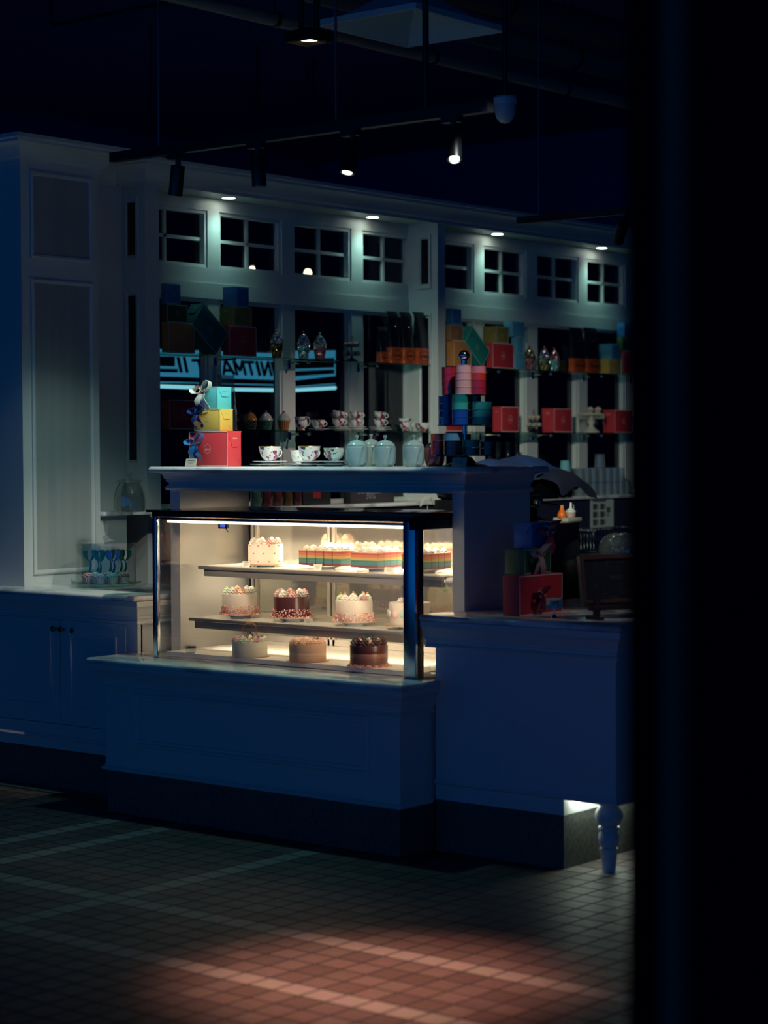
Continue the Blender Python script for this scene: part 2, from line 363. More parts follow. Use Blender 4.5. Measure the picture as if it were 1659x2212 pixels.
# display counter (case stands on it)
YC = 6.13; YR = 6.33; CX0 = at(229, 1600, Y=YC)[0]; CX1 = at(864.6, 1700, Y=YC)[0]
cab = thing('display_counter', 'low cream-painted counter with one long moulded panel under the lit cake display case', 'counter', ((CX0+CX1)/2, YC, 0))
ox, oy = cab.location[0], YC
b = MB(); b.box(CX0-ox, CX1-ox, 0, .8, .195, .64); 
p0 = at(288, 1495, Y=YC); p1 = at(799, 1560, Y=YC); p2 = at(288, 1612, Y=YC)
b.ring((0, 0, 0), (1, 0, 0), (0, 0, 1), (0, -1, 0), p0[0]-ox, p1[0]-ox, p2[2], p0[2], PANEL)
b.build('cabinet_body', PAINT, cab)
MB().sweep([(CX0-ox, .3), (CX0-ox, 0), (CX1-ox, 0), (CX1-ox, .195)], MOULD(.65)).build('cornice_moulding', PAINT, cab)
MB().sweep([(CX0-ox, .3), (CX0-ox, 0), (CX1-ox, 0), (CX1-ox, .195)], [(0, .186), (.012, .186), (.016, .193), (.012, .2), (.004, .204), (.004, .21), (0, .21)]).build('base_moulding', PAINT, cab)
MB().box(CX0-ox+.01, CX1-ox-.002, .002, .8, 0, .195).build('plinth', STONE, cab)
ZC = .675
LX1 = -6.63; YL = 6.37
tag(MB().prism([(CX0-.07, YC-.055), (CX1+.055, YC-.055), (CX1+.055, YR-.01), (CX1-.1, YR-.01), (CX1-.1, 6.93), (LX1+.01, 6.93), (LX1+.01, YL-.01), (CX0-.07, YL-.01)], .65, ZC, bev=.0115).build('marble_countertop', MARBLE),
    'white marble slab on the low counter, carrying the glowing cake display case', 'countertop')
# left base cabinet
cab = thing('base_cabinet', 'cream two-door base cabinet on the far left with round brass knobs', 'cabinet', (-7.4, YL, 0)); ox, oy = -7.4, YL
zb = at(115, 1617, Y=YL)[2]
MB().box(-8.6-ox, LX1-ox, .02, .56, zb, .89).build('cabinet_body', PAINT, cab)
f = MB(); zd = at(115, 1563, Y=YL)[2]
f.box(-8.6-ox, LX1-ox, 0, .03, zb, zd); f.box(-8.6-ox, LX1-ox, 0, .03, .80, .89); 
dx = [at(px, 1400, Y=YL)[0]-ox for px in (-140, 131, 273)]
f.box(dx[2], LX1-ox, 0, .03, zd, .80); f.build('face_frame', PAINT, cab)
MB().sweep([(-8.6-ox, 0), (LX1-ox, 0), (LX1-ox, .30)], [(0, zb+.045), (.008, zb+.045), (.014, zb+.052), (.008, zb+.06), (0, zb+.066)]).build('base_moulding', PAINT, cab)
MB().sweep([(-8.6-ox, 0), (LX1-ox, 0), (LX1-ox, .50)], MOULD(.905)).build('cornice_moulding', PAINT, cab)
MB().box(-8.6-ox, LX1-ox-.05, .05, .5, 0, zb).build('plinth', STONE, cab)
for k in range(2):
    d = MB(); a, c = dx[k]+.002, dx[k+1]-.002
    d.box(a, c, -.002, .022, zd+.003, .797); d.ring((0, -.002, 0), (1, 0, 0), (0, 0, 1), (0, -1, 0), a+.06, c-.06, zd+.075, .735, [(0, 0), (0, .006), (.012, .006), (.02, -.004), (.026, -.004)], 0)
    do = d.build('door', PAINT, cab)
    kx = (dx[1]-.026) if k == 0 else (dx[1]+.026)
    hb = MB(); hb.M = Matrix.Translation((kx, -.004, .755)) @ Matrix.Rotation(pi/2, 4, 'X'); hb.lathe([(0, 0), (.006, 0), (.005, .012), (.012, .016), (.014, .022), (.009, .028), (0, .029)], n=16)
    hb.build('door_knob', BRASS, do)
lk = MB(); lk.M = Matrix.Translation((dx[1]+.085, -.004, .752)) @ Matrix.Rotation(pi/2, 4, 'X'); lk.lathe([(0, 0), (.011, 0), (.011, .006), (.004, .007), (0, .007)], n=16); lk.build('keyhole_cover', BRASS, cab)
tag(MB().prism([(-8.7, YL-.05), (LX1+.03, YL-.05), (LX1+.03, 7.0), (-8.7, 7.0)], .905, .93, bev=.0115).build('marble_countertop', MARBLE), 'white marble slab on the far-left base cabinet beneath the tall panelled cupboard', 'countertop')
# tall tower cupboard
TY0, TY1, TX = 6.464, 6.958, -7.5
tw = thing('tall_cupboard', 'tall cream panelled cupboard rising at the far left to a crown moulding', 'cupboard', (TX, TY0, .93))
b = MB(); b.box(-1.2, 0, 0, TY1-TY0, 0, 2.08); b.build('cupboard_body', PAINT, tw)
MB().sweep([(-1.2, 0), (0, 0), (0, TY1-TY0), (-.4, TY1-TY0)], [(o, z-.93) for o, z in CROWN]).build('crown_moulding', PAINT, tw)
for (za, zb_) in ((2.5, 2.915), (.985, 2.403)):
    p = MB(); p.ring((0, 0, 0), (0, 1, 0), (0, 0, 1), (1, 0, 0), .055, TY1-TY0-.04, za-.93, zb_-.93, [(0, 0), (0, .01), (.008, .014), (.018, .010), (.022, .003)])
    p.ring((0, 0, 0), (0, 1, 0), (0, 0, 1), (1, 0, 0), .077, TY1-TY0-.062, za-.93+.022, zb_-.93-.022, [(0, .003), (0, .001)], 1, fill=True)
    p.box(.0, .0012, .077, .080, za-.93+.022, zb_-.93-.022, 2)
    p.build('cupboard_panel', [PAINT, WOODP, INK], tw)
# niche cabinet with the jar on it
zj = 1.275
nc = thing('niche_cabinet', 'narrow cream cabinet set back in the niche right of the tall cupboard', 'cabinet', (-7.5, 6.96, .93))
yn = at(280, 1180, X=-7.5)[1]
MB().box(-.32, -.02, .002, yn-6.96, 0, zj-.93-.022).build('cabinet_body', PAINT, nc)
MB().box(-.32, -.30, yn-6.96, .46, 0, zj-.93-.022).build('gap_shade_board', BLACK, nc)  # black board paints the shade of the open gap beside the cabinet
MB().box(-.32, .02, .002, .46, zj-.93-.022, zj-.93, bev=.006).build('cabinet_top', MARBLE, nc)
# right service counter
RX0 = CX1; RX1 = at(1331, 1745, Y=YR)[0]; RPX = at(1218, 1765, Y=YR)[0]; RYB = 7.42
cab = thing('service_counter', 'high cream counter at right, its right end carried on a turned leg', 'counter', (RX1, YR, 0)); ox, oy = RX1, YR
b = MB(); b.box(RX0+.02-ox, 0, 0, RYB-YR, .262, .90); b.box(RX0+.02-ox, RPX-ox, 0, RYB-YR, .202, .262); b.build('cabinet_body', PAINT, cab)
MB().sweep([(RX0-.02-ox, 0), (0, 0), (0, RYB-YR)], MOULD(.905)).build('cornice_moulding', PAINT, cab)
MB().sweep([(RX0+.02-ox, 0), (0, 0), (0, RYB-YR)], [(0, .262), (.006, .262), (.013, .27), (.006, .279), (0, .287)]).build('base_moulding', PAINT, cab)
MB().box(RX0+.02-ox, RPX-ox-.001, .001, RYB-YR, 0, .202).build('plinth', STONE, cab)
LEG = [(0, 0), (.025, 0), (.031, .078), (.035, .080), (.035, .088), (.030, .091), (.037, .105), (.041, .125), (.037, .143), (.031, .152), (.040, .156), (.042, .162), (.040, .167), (.031, .170), (.045, .183), (.053, .203), (.050, .225), (.038, .243), (.036, .262), (0, .262)]
lg = at(1312, 1883, Z=0)
MB().lathe([(r, z*.262/.262) for r, z in LEG], lg[0]-ox, YR+.075-oy, 0, 28).build('leg', PAINT, cab)
MB().lathe([(r, z) for r, z in LEG], lg[0]-ox, 1.0, 0, 28).build('leg', PAINT, cab)
MB().box(RPX-ox+.004, RPX-ox+.03, .05, .9, .248, .2615).build('under_counter_light', mat('led_cool', (1, 1, .95), emit=15, ecol=(.85, 1, .88)), cab)
tag(MB().prism([(RX0-.03, YR-.05), (RX1+.05, YR-.05), (RX1+.05, RYB), (RX0-.03, RYB)], .905, .93, bev=.0115).build('marble_countertop', MARBLE), 'white marble slab on the high right counter under the chalkboard and gift box stack', 'countertop')
# hood over the case
YH = 6.5; HX0 = at(368, 1080, Y=YH)[0]; HX1 = at(1003, 1200, Y=YH)[0]; HYB = at(1145, 1200, X=HX1)[1]; ZH = 1.505; ZU = at(700, 1061, Y=YH)[2]
hw = thing('bridge_counter', 'raised cream counter on two side panels bridging over the cake display case', 'counter', (HX1, YH, .93)); ox, oy, oz = HX1, YH, .93
MB().box(HX0-ox, at(388, 1080, Y=YH)[0]-ox, 0, HYB-oy, ZC-oz, ZU-oz+.06).build('side_panel', PAINT, hw)
MB().box(at(977, 1080, Y=YH)[0]-ox, 0, 0, HYB-oy, 0, ZU-oz+.06).build('side_panel', PAINT, hw)
MB().box(HX0-ox, 0, 0, HYB-oy, ZU-oz, 1.475-oz).build('top_box', PAINT, hw)
zc = 1.478-oz
HM = [(0, ZU-oz-.004), (.012, ZU-oz-.004), (.018, ZU-oz+.006), (.012, ZU-oz+.016), (.004, ZU-oz+.02), (.004, ZU-oz+.03), (.014, ZU-oz+.036), (.014, ZU-oz+.046), (.02, ZU-oz+.05), (.026, ZU-oz+.068), (.04, ZU-oz+.08), (.05, ZU-oz+.086), (.05, zc), (0, zc)]
MB().sweep([(HX0-ox, HYB-oy), (HX0-ox, 0), (0, 0), (0, HYB-oy)], HM).build('cornice_moulding', PAINT, hw)
tag(MB().prism([(HX0-.075, YH-.07), (HX1+.06, YH-.07), (HX1+.06, HYB+.06), (HX0-.075, HYB+.06)], 1.478, ZH, bev=.0125).build('marble_countertop', MARBLE), 'white marble slab on top of the raised bridge, lined with teacups and teapots', 'countertop')
# back counter with the glasses
ZB = 1.265
bc = thing('back_counter', 'stepped back counter along the window wall behind the coffee machine', 'counter', (-7.6, 7.6, 0))
MB().box(-.28, -.03, -.1, yend-7.6, 0, ZB-.022).build('counter_body', mat('dark_laminate', (.02, .022, .05), .35), bc)
MB().box(-.28, 0, -.1, yend-7.6, ZB-.022, ZB, bev=.006).build('counter_top', MARBLE, bc)
MB().box(-.03, .62, 2.2, yend-7.6, 0, .90).build('work_shelf', BLACK, bc)

# ------------------------------------------------------------------ cake display case
YG = 6.27; GX0 = at(329, 1200, Y=YG)[0]; GX1 = at(897, 1200, Y=YG)[0]; ZT = 1.315; GYB = 6.90
dc = thing('cake_display_case', 'lit glass cake display case with black frame and two inner shelves', 'display case', (GX0, YG, ZC)); gx, gy, gz = GX0, YG, ZC
w = GX1-GX0; dd = GYB-YG; hh = ZT-ZC
MB().box(-.02, w+.012, -.02, dd, hh-.006, hh+.004, bev=.002).build('top_slab', BLACKG, dc)
f = MB(); f.box(0, w, 0, .03, hh-.024, hh-.006); f.box(w-.03, w, 0, dd, hh-.055, hh-.006); f.box(0, .03, 0, dd, hh-.024, hh-.006); f.build('top_rail', BLACK, dc)
for (xa, xb) in ((0, .024), (w-.062, w-.003)):
    f = MB(); f.box(xa, xb, 0, .022, .0, hh-.02, bev=.002); f.build('corner_post', mat('blue_black_post', (.55, .72, .80), .22, 1), dc)
MB().box(w-.004, w+.001, 0.022, .05, 0, hh-.02).build('corner_seal', BLACK, dc)
MB().box(.026, .03, .0, .006, .004, hh-.03).build('edge_strip', CHROME, dc)
MB().box(.026, w-.06, .008, .012, .002, hh-.02).build('front_glass', CASEG, dc)
MB().box(.004, .008, .024, dd, .002, hh-.02).build('side_glass', CASEG, dc)
MB().box(w-.008, w-.004, .05, dd-.14, .002, hh-.05).build('side_glass', CASEG, dc)
CREAMW = mat('case_white_liner', (.80, .77, .70), .3)
MB().box(.03, w-.01, .05, dd, .003, .022).build('case_floor', CREAMW, dc)
# lamp valance and light strip behind the top of the front glass
MB().box(.03, w-.06, .016, .10, hh-.034, hh-.03).box(.03, w-.06, .016, .022, hh-.040, hh-.03).build('lamp_valance', STEEL, dc)
LED = mat('case_led', (1, .93, .78), emit=3.4, ecol=(1, .84, .62))
MB().box(.05, w-.07, .04, .06, hh-.052, hh-.040, bev=.003).build('light_strip', LED, dc)
lamp('AREA', (gx+w/2, gy+.47, gz+hh-.024), 18, (1, .80, .56), aim=(gx+w/2, gy+.47, gz), sx=w-.3, sy=.03, spread=105)  # overhead lamp added to brighten cake tops and case walls
MB().box(.15, w-.15, .455, .485, hh-.023, hh-.0205).build('light_strip', LED, dc)  # glowing strip added to go with the overhead lamp
lo = lamp('AREA', (gx+w/2-.09, gy+.068, gz+hh-.046), 2.4, (1, .80, .56), aim=(gx+w/2-.09, gy+.40, gz+.2), sx=w-.36, sy=.03)
MB().box(.05, w-.02, dd-.10, dd-.085, hh-.04, hh-.03).build('light_strip', LED, dc)
MB().box(w-.068, w-.064, .03, .045, .02, hh-.06).build('light_strip', LED, dc)  # upright strip added out of sight behind the corner post
lamp('AREA', (gx+w-.072, gy+.04, gz+hh*.52), 1.2, (1, .80, .56), aim=(gx+w-.6, gy+.22, gz+hh*.5), sx=.5, sy=.012).rotation_euler.rotate_axis('Z', pi/2)  # its lamp, added so the cakes come brighter on their right sides
MB().box(.0, w, .06, dd, hh-.02, hh-.01).build('case_ceiling', CREAMW, dc)
# rear sliding doors: frames plus half-mirrored glass
fr = MB(); DM = mat('door_aluminium', (.55, .52, .46), .35, .6)
xs = [.03, w*.32, w*.34, w*.66, w*.68, w-.03]
for xa in (.03, .055, w*.335, w*.355, w*.665, w*.69, w-.06): fr.box(xa, xa+.018, dd-.035, dd-.012, .02, hh-.03, bev=.003)
fr.box(.03, w-.03, dd-.035, dd-.012, .02, .06); fr.box(.03, w-.03, dd-.035, dd-.012, hh-.06, hh-.03); fr.box(.03, w-.03, dd-.07, dd-.035, .02, .035)
fr.build('door_frame', DM, dc)
MIR = mat('rear_door_glass', (.58, .56, .48), .07, .75)
for (xa, xb) in ((.06, w*.345), (w*.35, w*.68), (w*.685, w-.04)): MB().box(xa, xb, dd-.026, dd-.022, .05, hh-.05).build('sliding_door', MIR, dc)
# the two shelves
SHF = mat('shelf_edge_metal', (.33, .31, .28), .35, .7); SHG = mat('shelf_white_glass', (.72, .72, .66), .08)
Y1 = 6.49; Y2 = 6.44
Z1 = (at(431, 1219, Y=Y1)[2]+at(965, 1251, Y=Y1)[2])/2; Z2 = (at(410, 1332, Y=Y2)[2]+at(937, 1373, Y=Y2)[2])/2
for (yy, zz, pl, pr) in ((Y1, Z1, 431, 966), (Y2, Z2, 410, 940)):
    xa = at(pl, 1230, Y=yy)[0]-gx; xb = min(at(pr, 1250, Y=yy)[0]-gx, w-.02)
    sh = MB().box(xa, xb, yy-gy, dd-.05, zz-gz-.004, zz-gz+.002).build('case_shelf', SHG, dc)
    MB().box(xa-.002, xb+.002, yy-gy-.008, yy-gy+.004, zz-gz-.012, zz-gz+.002, bev=.002).build('shelf_rim', SHF, sh)
    MB().prism([(0, 0), (.03, .0), (.02, .03), (0, .03)], xa+.03, xb-.02).build('shelf_lamp', SHF, sh)
    lo = [c for c in sh.children if c.name.startswith('shelf_lamp')][0]
    lo.matrix_basis = Matrix(((0, 0, 1, 0), (1, 0, 0, yy-gy-.002), (0, 1, 0, zz-gz-.043), (0, 0, 0, 1)))
    MB().box(xa+.04, xb-.03, yy-gy+.032, yy-gy+.036, zz-gz-.028, zz-gz-.012).build('shelf_light_strip', mat('shelf_led', (1, .93, .78), emit=2, ecol=(1, .84, .62)), sh)
    lamp('AREA', (gx+(xa+xb)/2, yy+.04, zz-.022), .8 if zz > .95 else 3.0, (1, .80, .56), aim=(gx+(xa+xb)/2, yy+.3, zz-.2), sx=xb-xa-.1, sy=.012)
th = thing('thermometer', 'small black digital thermometer with blue screen inside the top of the case', 'thermometer', at(483, 1136, Y=6.33), rz=.1)
MB().box(-.025, .025, -.008, .008, -.012, .012, bev=.003).build('thermometer_body', BLACKG, th)
MB().box(-.012, .014, -.0095, -.008, -.006, .006).build('screen', mat('lcd_blue', (.05, .1, .6), emit=.6, ecol=(.05, .12, .8)), th)
MB().tube([(.01, 0, -.01), (.02, 0, -.02), (.025, 0, -.026)], .002, 6).build('probe_clip', CHROME, th)


# ------------------------------------------------------------------ lamps of the room
# recessed downlights in the soffit
LEDW = mat('downlight_led', (1, 1, 1), emit=14, ecol=(.85, 1, .92))
for k, y in enumerate((8.2, 9.44, 10.7, 11.92)):
    b = MB(); b.lathe([(.045, 0), (.047, .003), (.036, .006), (.036, 0)], n=24, mt=0); b.lathe([(0, .0), (.036, .0), (.036, .002), (0, .002)], n=20, mt=1)
    o = b.build('downlight', [PAINT, LEDW], loc=(-7.79, y, 2.961))
    tag(o, 'round recessed downlight in the soffit above the %s mullion' % ('leftmost', 'second', 'third', 'rightmost')[k] , 'light', None)
    lamp('SPOT', (-7.79, y, 2.952), 5.6, COOL, aim=(-7.80, y, 0), size=.03, spot=115, blend=1)
# ceiling track with its five spots
YT = 6.25; zt = at(650, 290, Y=YT)[2]; tx0 = at(243, 330, Y=YT)[0]; tx1 = at(1060, 235, Y=YT)[0]
tr = thing('light_track', 'long black ceiling light track hanging over the raised counter', 'light track', (tx0, YT, zt))
MB().box(0, tx1-tx0, -.02, .02, -.012, .03).build('rail', BLACK, tr)
for px in (920, 343, 726):
    xx = at(px, 250, Y=YT)[0]-tx0
    MB().tube([(xx, 0, .03), (xx, 0, 4.35-zt)], .012 if px == 920 else .005, 8).build('suspension_rod', BLACK if px == 920 else mat('dull_steel', (.12, .13, .15), .4, .8), tr)
SPOTS = [(385, 400, (-7.5, 6.75, 1.2), 'leftmost black track spot, tilted, in front of the cupboard cornice', 0, 15, (.80, 1, .96), 44, .2),
         (557, 372, (-6.6, 6.15, 0), 'second black track spot from the left, hanging straight with an unlit look', 0, 34, (.34, 1, .98), 118, 0),
         (762, 352, (-6.3, 6.62, 1.52), 'middle black track spot showing its bright lens', 1, 110, NEUT, 44, 0),
         (980, 322, (-7.8, 10.9, 1.15), 'black track spot tilted to the right, with a bright lens, beside the long rod', 1, 520, (.92, 1, .84), 29, -.25)]
for px, py, aim, lab, lit, en, cc, ang_, tilt in SPOTS:
    xx = at(px, py, Y=YT)[0]
    o = thing('track_spotlight', lab, 'spotlight', (xx, YT, zt-.012), group=None)
    MB().box(-.05, .03, -.018, .018, -.022, 0).build('track_adapter', BLACK, o)
    MB().tube([(0, 0, -.02), (0, 0, -.055)], .012, 10).build('neck', BLACK, o)
    M = Matrix.Translation((0, 0, -.05)) @ Matrix.Rotation(tilt, 4, 'Y') @ Matrix.Rotation(-.28 if lit else .06, 4, 'X')
    h = MB(); h.M = M; h.lathe([(0, -.0), (.028, -.0), (.03, -.004), (.03, -.128), (.027, -.128), (.027, -.118), (0, -.118)], n=24); h.build('lamp_head', BLACK, o)
    l = MB(); l.M = M; l.lathe([(0, -.118), (.019, -.120), (.019, -.1275), (0, -.1285)], n=20)
    l.build('lens', mat('spot_lens', (1, 1, 1), emit=6, ecol=(1, .98, .85)) if lit else mat('dark_lens', (.05, .05, .05), .1), o)
    tip = Vector((xx, YT, zt-.012)) + (M @ Vector((0, 0, -.140)))
    lamp('SPOT', tip, en, cc, aim=aim, size=.02, spot=ang_, blend=.9)

# warm ceiling spot near the top of the picture
o = thing('ceiling_spotlight', 'warm glowing square ceiling spotlight at the top, left of the white air vent', 'spotlight', at(668, 92, Z=3.55))
b = MB(); b.ring((0, 0, 0), (1, 0, 0), (0, 1, 0), (0, 0, -1), -.085, .085, -.085, .085, [(0, -.05), (0, 0), (.028, 0), (.035, -.02)]); b.box(-.085, .085, -.085, .085, .045, .05); b.build('lamp_frame', BLACK, o)
MB().lathe([(0, .012), (.045, .012), (.05, .02), (.05, .045), (0, .045)], n=24).build('lens', mat('warm_lens', (1, 1, 1), emit=5, ecol=(1, .62, .30)), o)
for x in (-.05, .05): MB().tube([(x, 0, .05), (x, 0, .75)], .016, 8).build('bracket', BLACK, o)
# air vent
a0 = at(880, 104, Z=3.7); s0 = .64
o = thing('air_vent', 'pale square ceiling air diffuser at the top, behind the hanging rod', 'air vent', a0)
v = MB(); vm = mat('vent_white', (.42, .58, .62), .5)
v.ring((0, 0, 0), (1, 0, 0), (0, -1, 0), (0, 0, -1), 0, s0, 0, s0*1.15, [(0, -.03), (0, 0), (.02, 0), (.024, -.004), (.24, -.16)], fill=False); v.build('vent_cone', vm, o)
MB().box(.2, s0-.2, -s0*1.15+.22, -.22, .19, .2).build('vent_plate', vm, o)
v = MB()
for k, q in enumerate((.10, .17)): v.ring((0, 0, .05+.05*k), (1, 0, 0), (0, -1, 0), (0, 0, -1), q, s0-q, q, s0*1.15-q, [(0, 0), (.004, 0), (.06, -.045), (.056, -.045)])
# ducts and pipes under the ceiling, running with the window wall
def pipe(px, py, px2, py2, Z, r, label, m, cat='pipe', sq=False):
    a = at(px, py, Z=Z); c = at(px2, py2, Z=Z); x = (a[0]+c[0])/2
    o = thing('ceiling_pipe', label, cat, (x, a[1]-2.5, Z)); L = c[1]-a[1]+4
    b = MB()
    if sq: b.box(-r*2, r*2, 0, L, -r*.5, r*.5)
    else: b.tube([(0, 0, 0), (0, L, 0)], r, 16)
    b.build('pipe_run', m, o)
    for k in range(5):
        y = 2.3+k*1.3
        MB().tube([(0, y, -r), (0, y, 4.35-Z)], .006, 6).build('hanger_rod', BLACK, o)
        if not sq:
            c_ = MB(); c_.M = Matrix.Translation((0, y-.012, 0)) @ Matrix.Rotation(-pi/2, 4, 'X'); c_.lathe([(r+.001, 0), (r+.006, 0), (r+.006, .024), (r+.001, .024)], n=20); c_.build('pipe_clamp', BLACK, o)
PIPEM = mat('pipe_grey', (.22, .20, .18), .5)
pipe(640, 58, 1330, 214, 3.75, .035, 'pale grey pipe running below the ceiling past the air vent, lowest of the pipes', PIPEM)
pipe(1000, 62, 1340, 150, 3.95, .07, 'wide grey duct under the ceiling at upper right', mat('duct_grey', (.10, .12, .12), .5), 'duct')
pipe(1130, 20, 1340, 78, 4.1, .09, 'dark round duct under the ceiling at the top right', mat('duct_dark', (.06, .07, .08), .5), 'duct')
# second, far track and its lamp
xx = at(1120, 480, Y=9.0); x2 = at(1345, 472, Y=9.0)
o = thing('light_track', 'short far black light track in front of the crown moulding at right', 'light track', (xx[0], 9.0, xx[2]))
MB().box(0, 1.5, -.02, .02, -.01, .025).build('rail', BLACK, o)
xr = at(1163, 300, Y=9.0)[0]-xx[0]; MB().tube([(xr, 0, .02), (xr, 0, 4.35-xx[2])], .005, 6).build('suspension_rod', MATS['dull_steel'], o)
p = at(1335, 521, Y=9.0)
o = thing('track_spotlight', 'round bright lens of the spotlight at far right, next to the dark foreground column', 'spotlight', p)
M = Matrix.Rotation(.75, 4, 'Y') @ Matrix.Rotation(.55, 4, 'X')
h = MB(); h.M = M; h.lathe([(0, .13), (.028, .13), (.03, .12), (.03, 0), (.025, 0), (.025, .01), (0, .01)], n=20); h.build('lamp_head', BLACK, o)
h = MB(); h.M = M; h.lathe([(0, -.001), (.024, .001), (.024, .008), (0, .008)], n=20); h.build('lens', MATS['spot_lens'], o)
MB().tube([M @ Vector((0, 0, .08)), (0.06, 0, xx[2]-p[2]-.01)], .01, 8).build('neck', BLACK, o)
lamp('SPOT', p + M @ Vector((0, 0, -.02)), 60, NEUT, aim=(-7.9, 8.8, 1.2), size=.02, spot=44, blend=.8)
# dome camera
p = at(1091, 222, Z=3.1)
o = thing('security_camera', 'white dome security camera hanging over the right end of the track', 'camera', p)
MB().lathe([(.052, -.01), (.052, .02), (.045, .028), (0, .028)], n=28).lathe([(0, -.01), (.052, -.01)], n=28).build('housing', mat('camera_white', (.6, .62, .63), .4), o)
MB().lathe([(.0, -.092), (.022, -.086), (.038, -.068), (.046, -.04), (.048, -.01)], n=28).build('dome', mat('camera_dome', (.42, .5, .52), .25), o)
MB().tube([(0, 0, .028), (0, 0, 4.35-p[2])], .011, 8).build('pendant_rod', BLACK, o)
# thin cable tray bracket at top left
p = at(110, 55, Y=7.2)
o = thing('ceiling_conduit', 'thin dark conduit bent into an L under the ceiling at top left', 'pipe', p)
MB().tube([(0, 0, .8), (0, 0, .02), (.02, 0, 0), (1.6, 0, 0)], .01, 8).build('conduit_run', BLACK, o)
# foreground column, near the camera and out of focus
c = CAM + (cD*2.35 + rx*((1397-829.5)/FPX*2.35)); c2 = Vector((c.x, c.y, 0))
ang = math.atan2(rx.y, rx.x)
colm = thing('foreground_column', 'dark blurred column close to the camera along the right edge', 'column', c2, rz=ang)
cm = mat('column_dark', (.003, .004, .012), .9, spec=0)
MB().box(.012, .5, 0, .3, 0, 4.3, bev=.012).build('column_shaft', cm, colm)
MB().tube([(.030, -.012, 0), (.030, -.012, 4.3)], .016, 14).build('column_trim', mat('column_trim_mat', (.012, .06, .05), .8, spec=.1), colm)

# ------------------------------------------------------------------ shop sign and lamps beyond the windows
XS = -9.6
blue = mat('sign_blue', (.1, .4, .6), emit=1.1, ecol=(.07, .42, .70)); tub = mat('sign_tube', (1, 1, 1), emit=2.4, ecol=(.35, .85, 1))
def qpanel(b, x0, yt0, yb0, x1, yt1, yb1, X, mt, th=.03):
    P = [at(x0, yb0, X=X), at(x1, yb1, X=X), at(x1, yt1, X=X), at(x0, yt0, X=X)]
    O = sg.location; vs = [p-O for p in P]+[p-O-Vector((th, 0, 0)) for p in P]
    b.add(vs, [(0, 1, 2, 3), (7, 6, 5, 4), (0, 4, 5, 1), (1, 5, 6, 2), (2, 6, 7, 3), (3, 7, 4, 0)], mt)
sg = thing('shop_sign', 'lit blue shop sign with slanted black letters reading backwards through the left windows', 'sign', at(450, 790, X=XS))
b = MB(); qpanel(b, 296, 752, 811, 614, 764, 821, XS, 0); b.build('sign_panel', [blue, INK], sg)
b = MB(); qpanel(b, 296, 768, 789, 378, 770, 791.5, XS+.008, 0, .006); qpanel(b, 296, 795.5, 803, 384, 797, 804.5, XS+.008, 0, .006)
for x in (388, 401): 
    P = [at(x, 805, X=XS+.01), at(x+7, 805, X=XS+.01), at(x, 771, X=XS+.01), at(x-7, 771, X=XS+.01)]; b.add([q-sg.location for q in P], [(0, 1, 2, 3)], 0)
b.build('sign_stripes', INK, sg)
GLY = {'T': [((0, .9), (1, .9)), ((.5, .9), (.5, 0))], 'R': [((.9, 0), (.9, 1)), ((.9, .92), (.2, .88)), ((.15, .9), (.15, .5)), ((.15, .5), (.9, .48)), ((.6, .48), (.1, 0))],
       'A': [((0, 0), (.5, 1)), ((1, 0), (.5, 1)), ((.2, .3), (.8, .3))], 'M': [((.08, 0), (.08, 1)), ((.08, .95), (.5, .3)), ((.5, .3), (.92, .95)), ((.92, 1), (.92, 0))],
       'I': [((.5, 0), (.5, 1))], 'N': [((.1, 0), (.1, 1)), ((.9, 1), (.9, 0)), ((.9, .97), (.1, .03))]}
t = MB()
for ch, a, c in (('T', 418, 446), ('R', 451, 474), ('A', 479, 503), ('M', 507, 529), ('T', 531, 552), ('I', 553, 563), ('N', 566, 585), ('I', 586, 596), ('M', 600, 621)):
    def mp(u, v): return at(a+u*(c-a)+3-8*v, 808+(a-415)*.028-v*(33-(a-415)*.008), X=XS+.012)-sg.location
    for (p, q) in GLY[ch]:
        P, Q = mp(*p), mp(*q); d = (Q-P).normalized(); wv = Vector((0, d.z, -d.y))*(.0105 if ch != 'I' else .013)
        t.add([P-wv, P+wv, Q+wv, Q-wv]+[x+Vector((.006, 0, 0)) for x in (P-wv, P+wv, Q+wv, Q-wv)], [(0, 1, 2, 3), (7, 6, 5, 4), (0, 4, 5, 1), (1, 5, 6, 2), (2, 6, 7, 3), (3, 7, 4, 0)])
t.build('sign_lettering', INK, sg)
b = MB(); qpanel(b, 636, 758, 822, 725, 757, 812, XS, 0); b.build('side_panel', blue, sg)
b = MB(); qpanel(b, 636, 776, 797, 722, 773, 794, XS+.008, 0, .006); qpanel(b, 636, 802, 813, 722, 798, 807, XS+.008, 0, .006); b.build('panel_stripes', INK, sg)
for (a, c) in (((296, 833), (420, 837)), ((470, 841), (601, 843)), ((636, 843), (724, 838))):
    MB().tube([at(*a, X=XS+.1)-sg.location, at(*c, X=XS+.1)-sg.location], .013, 10).build('neon_tube', tub, sg)
b = MB(); b.tube([at(636, 836, X=XS+.05)-sg.location, at(724, 829, X=XS+.05)-sg.location], .004, 6).tube([at(296, 824, X=XS+.05)-sg.location, at(601, 832, X=XS+.05)-sg.location], .004, 6); b.build('light_rail', blue, sg)
for px in (330, 560, 680): q = at(px, 762, X=XS-.015)-sg.location; MB().tube([(q.x, q.y, q.z), (q.x, q.y, 4.35-sg.location.z)], .008, 6).build('hanger_rod', BLACK, sg)
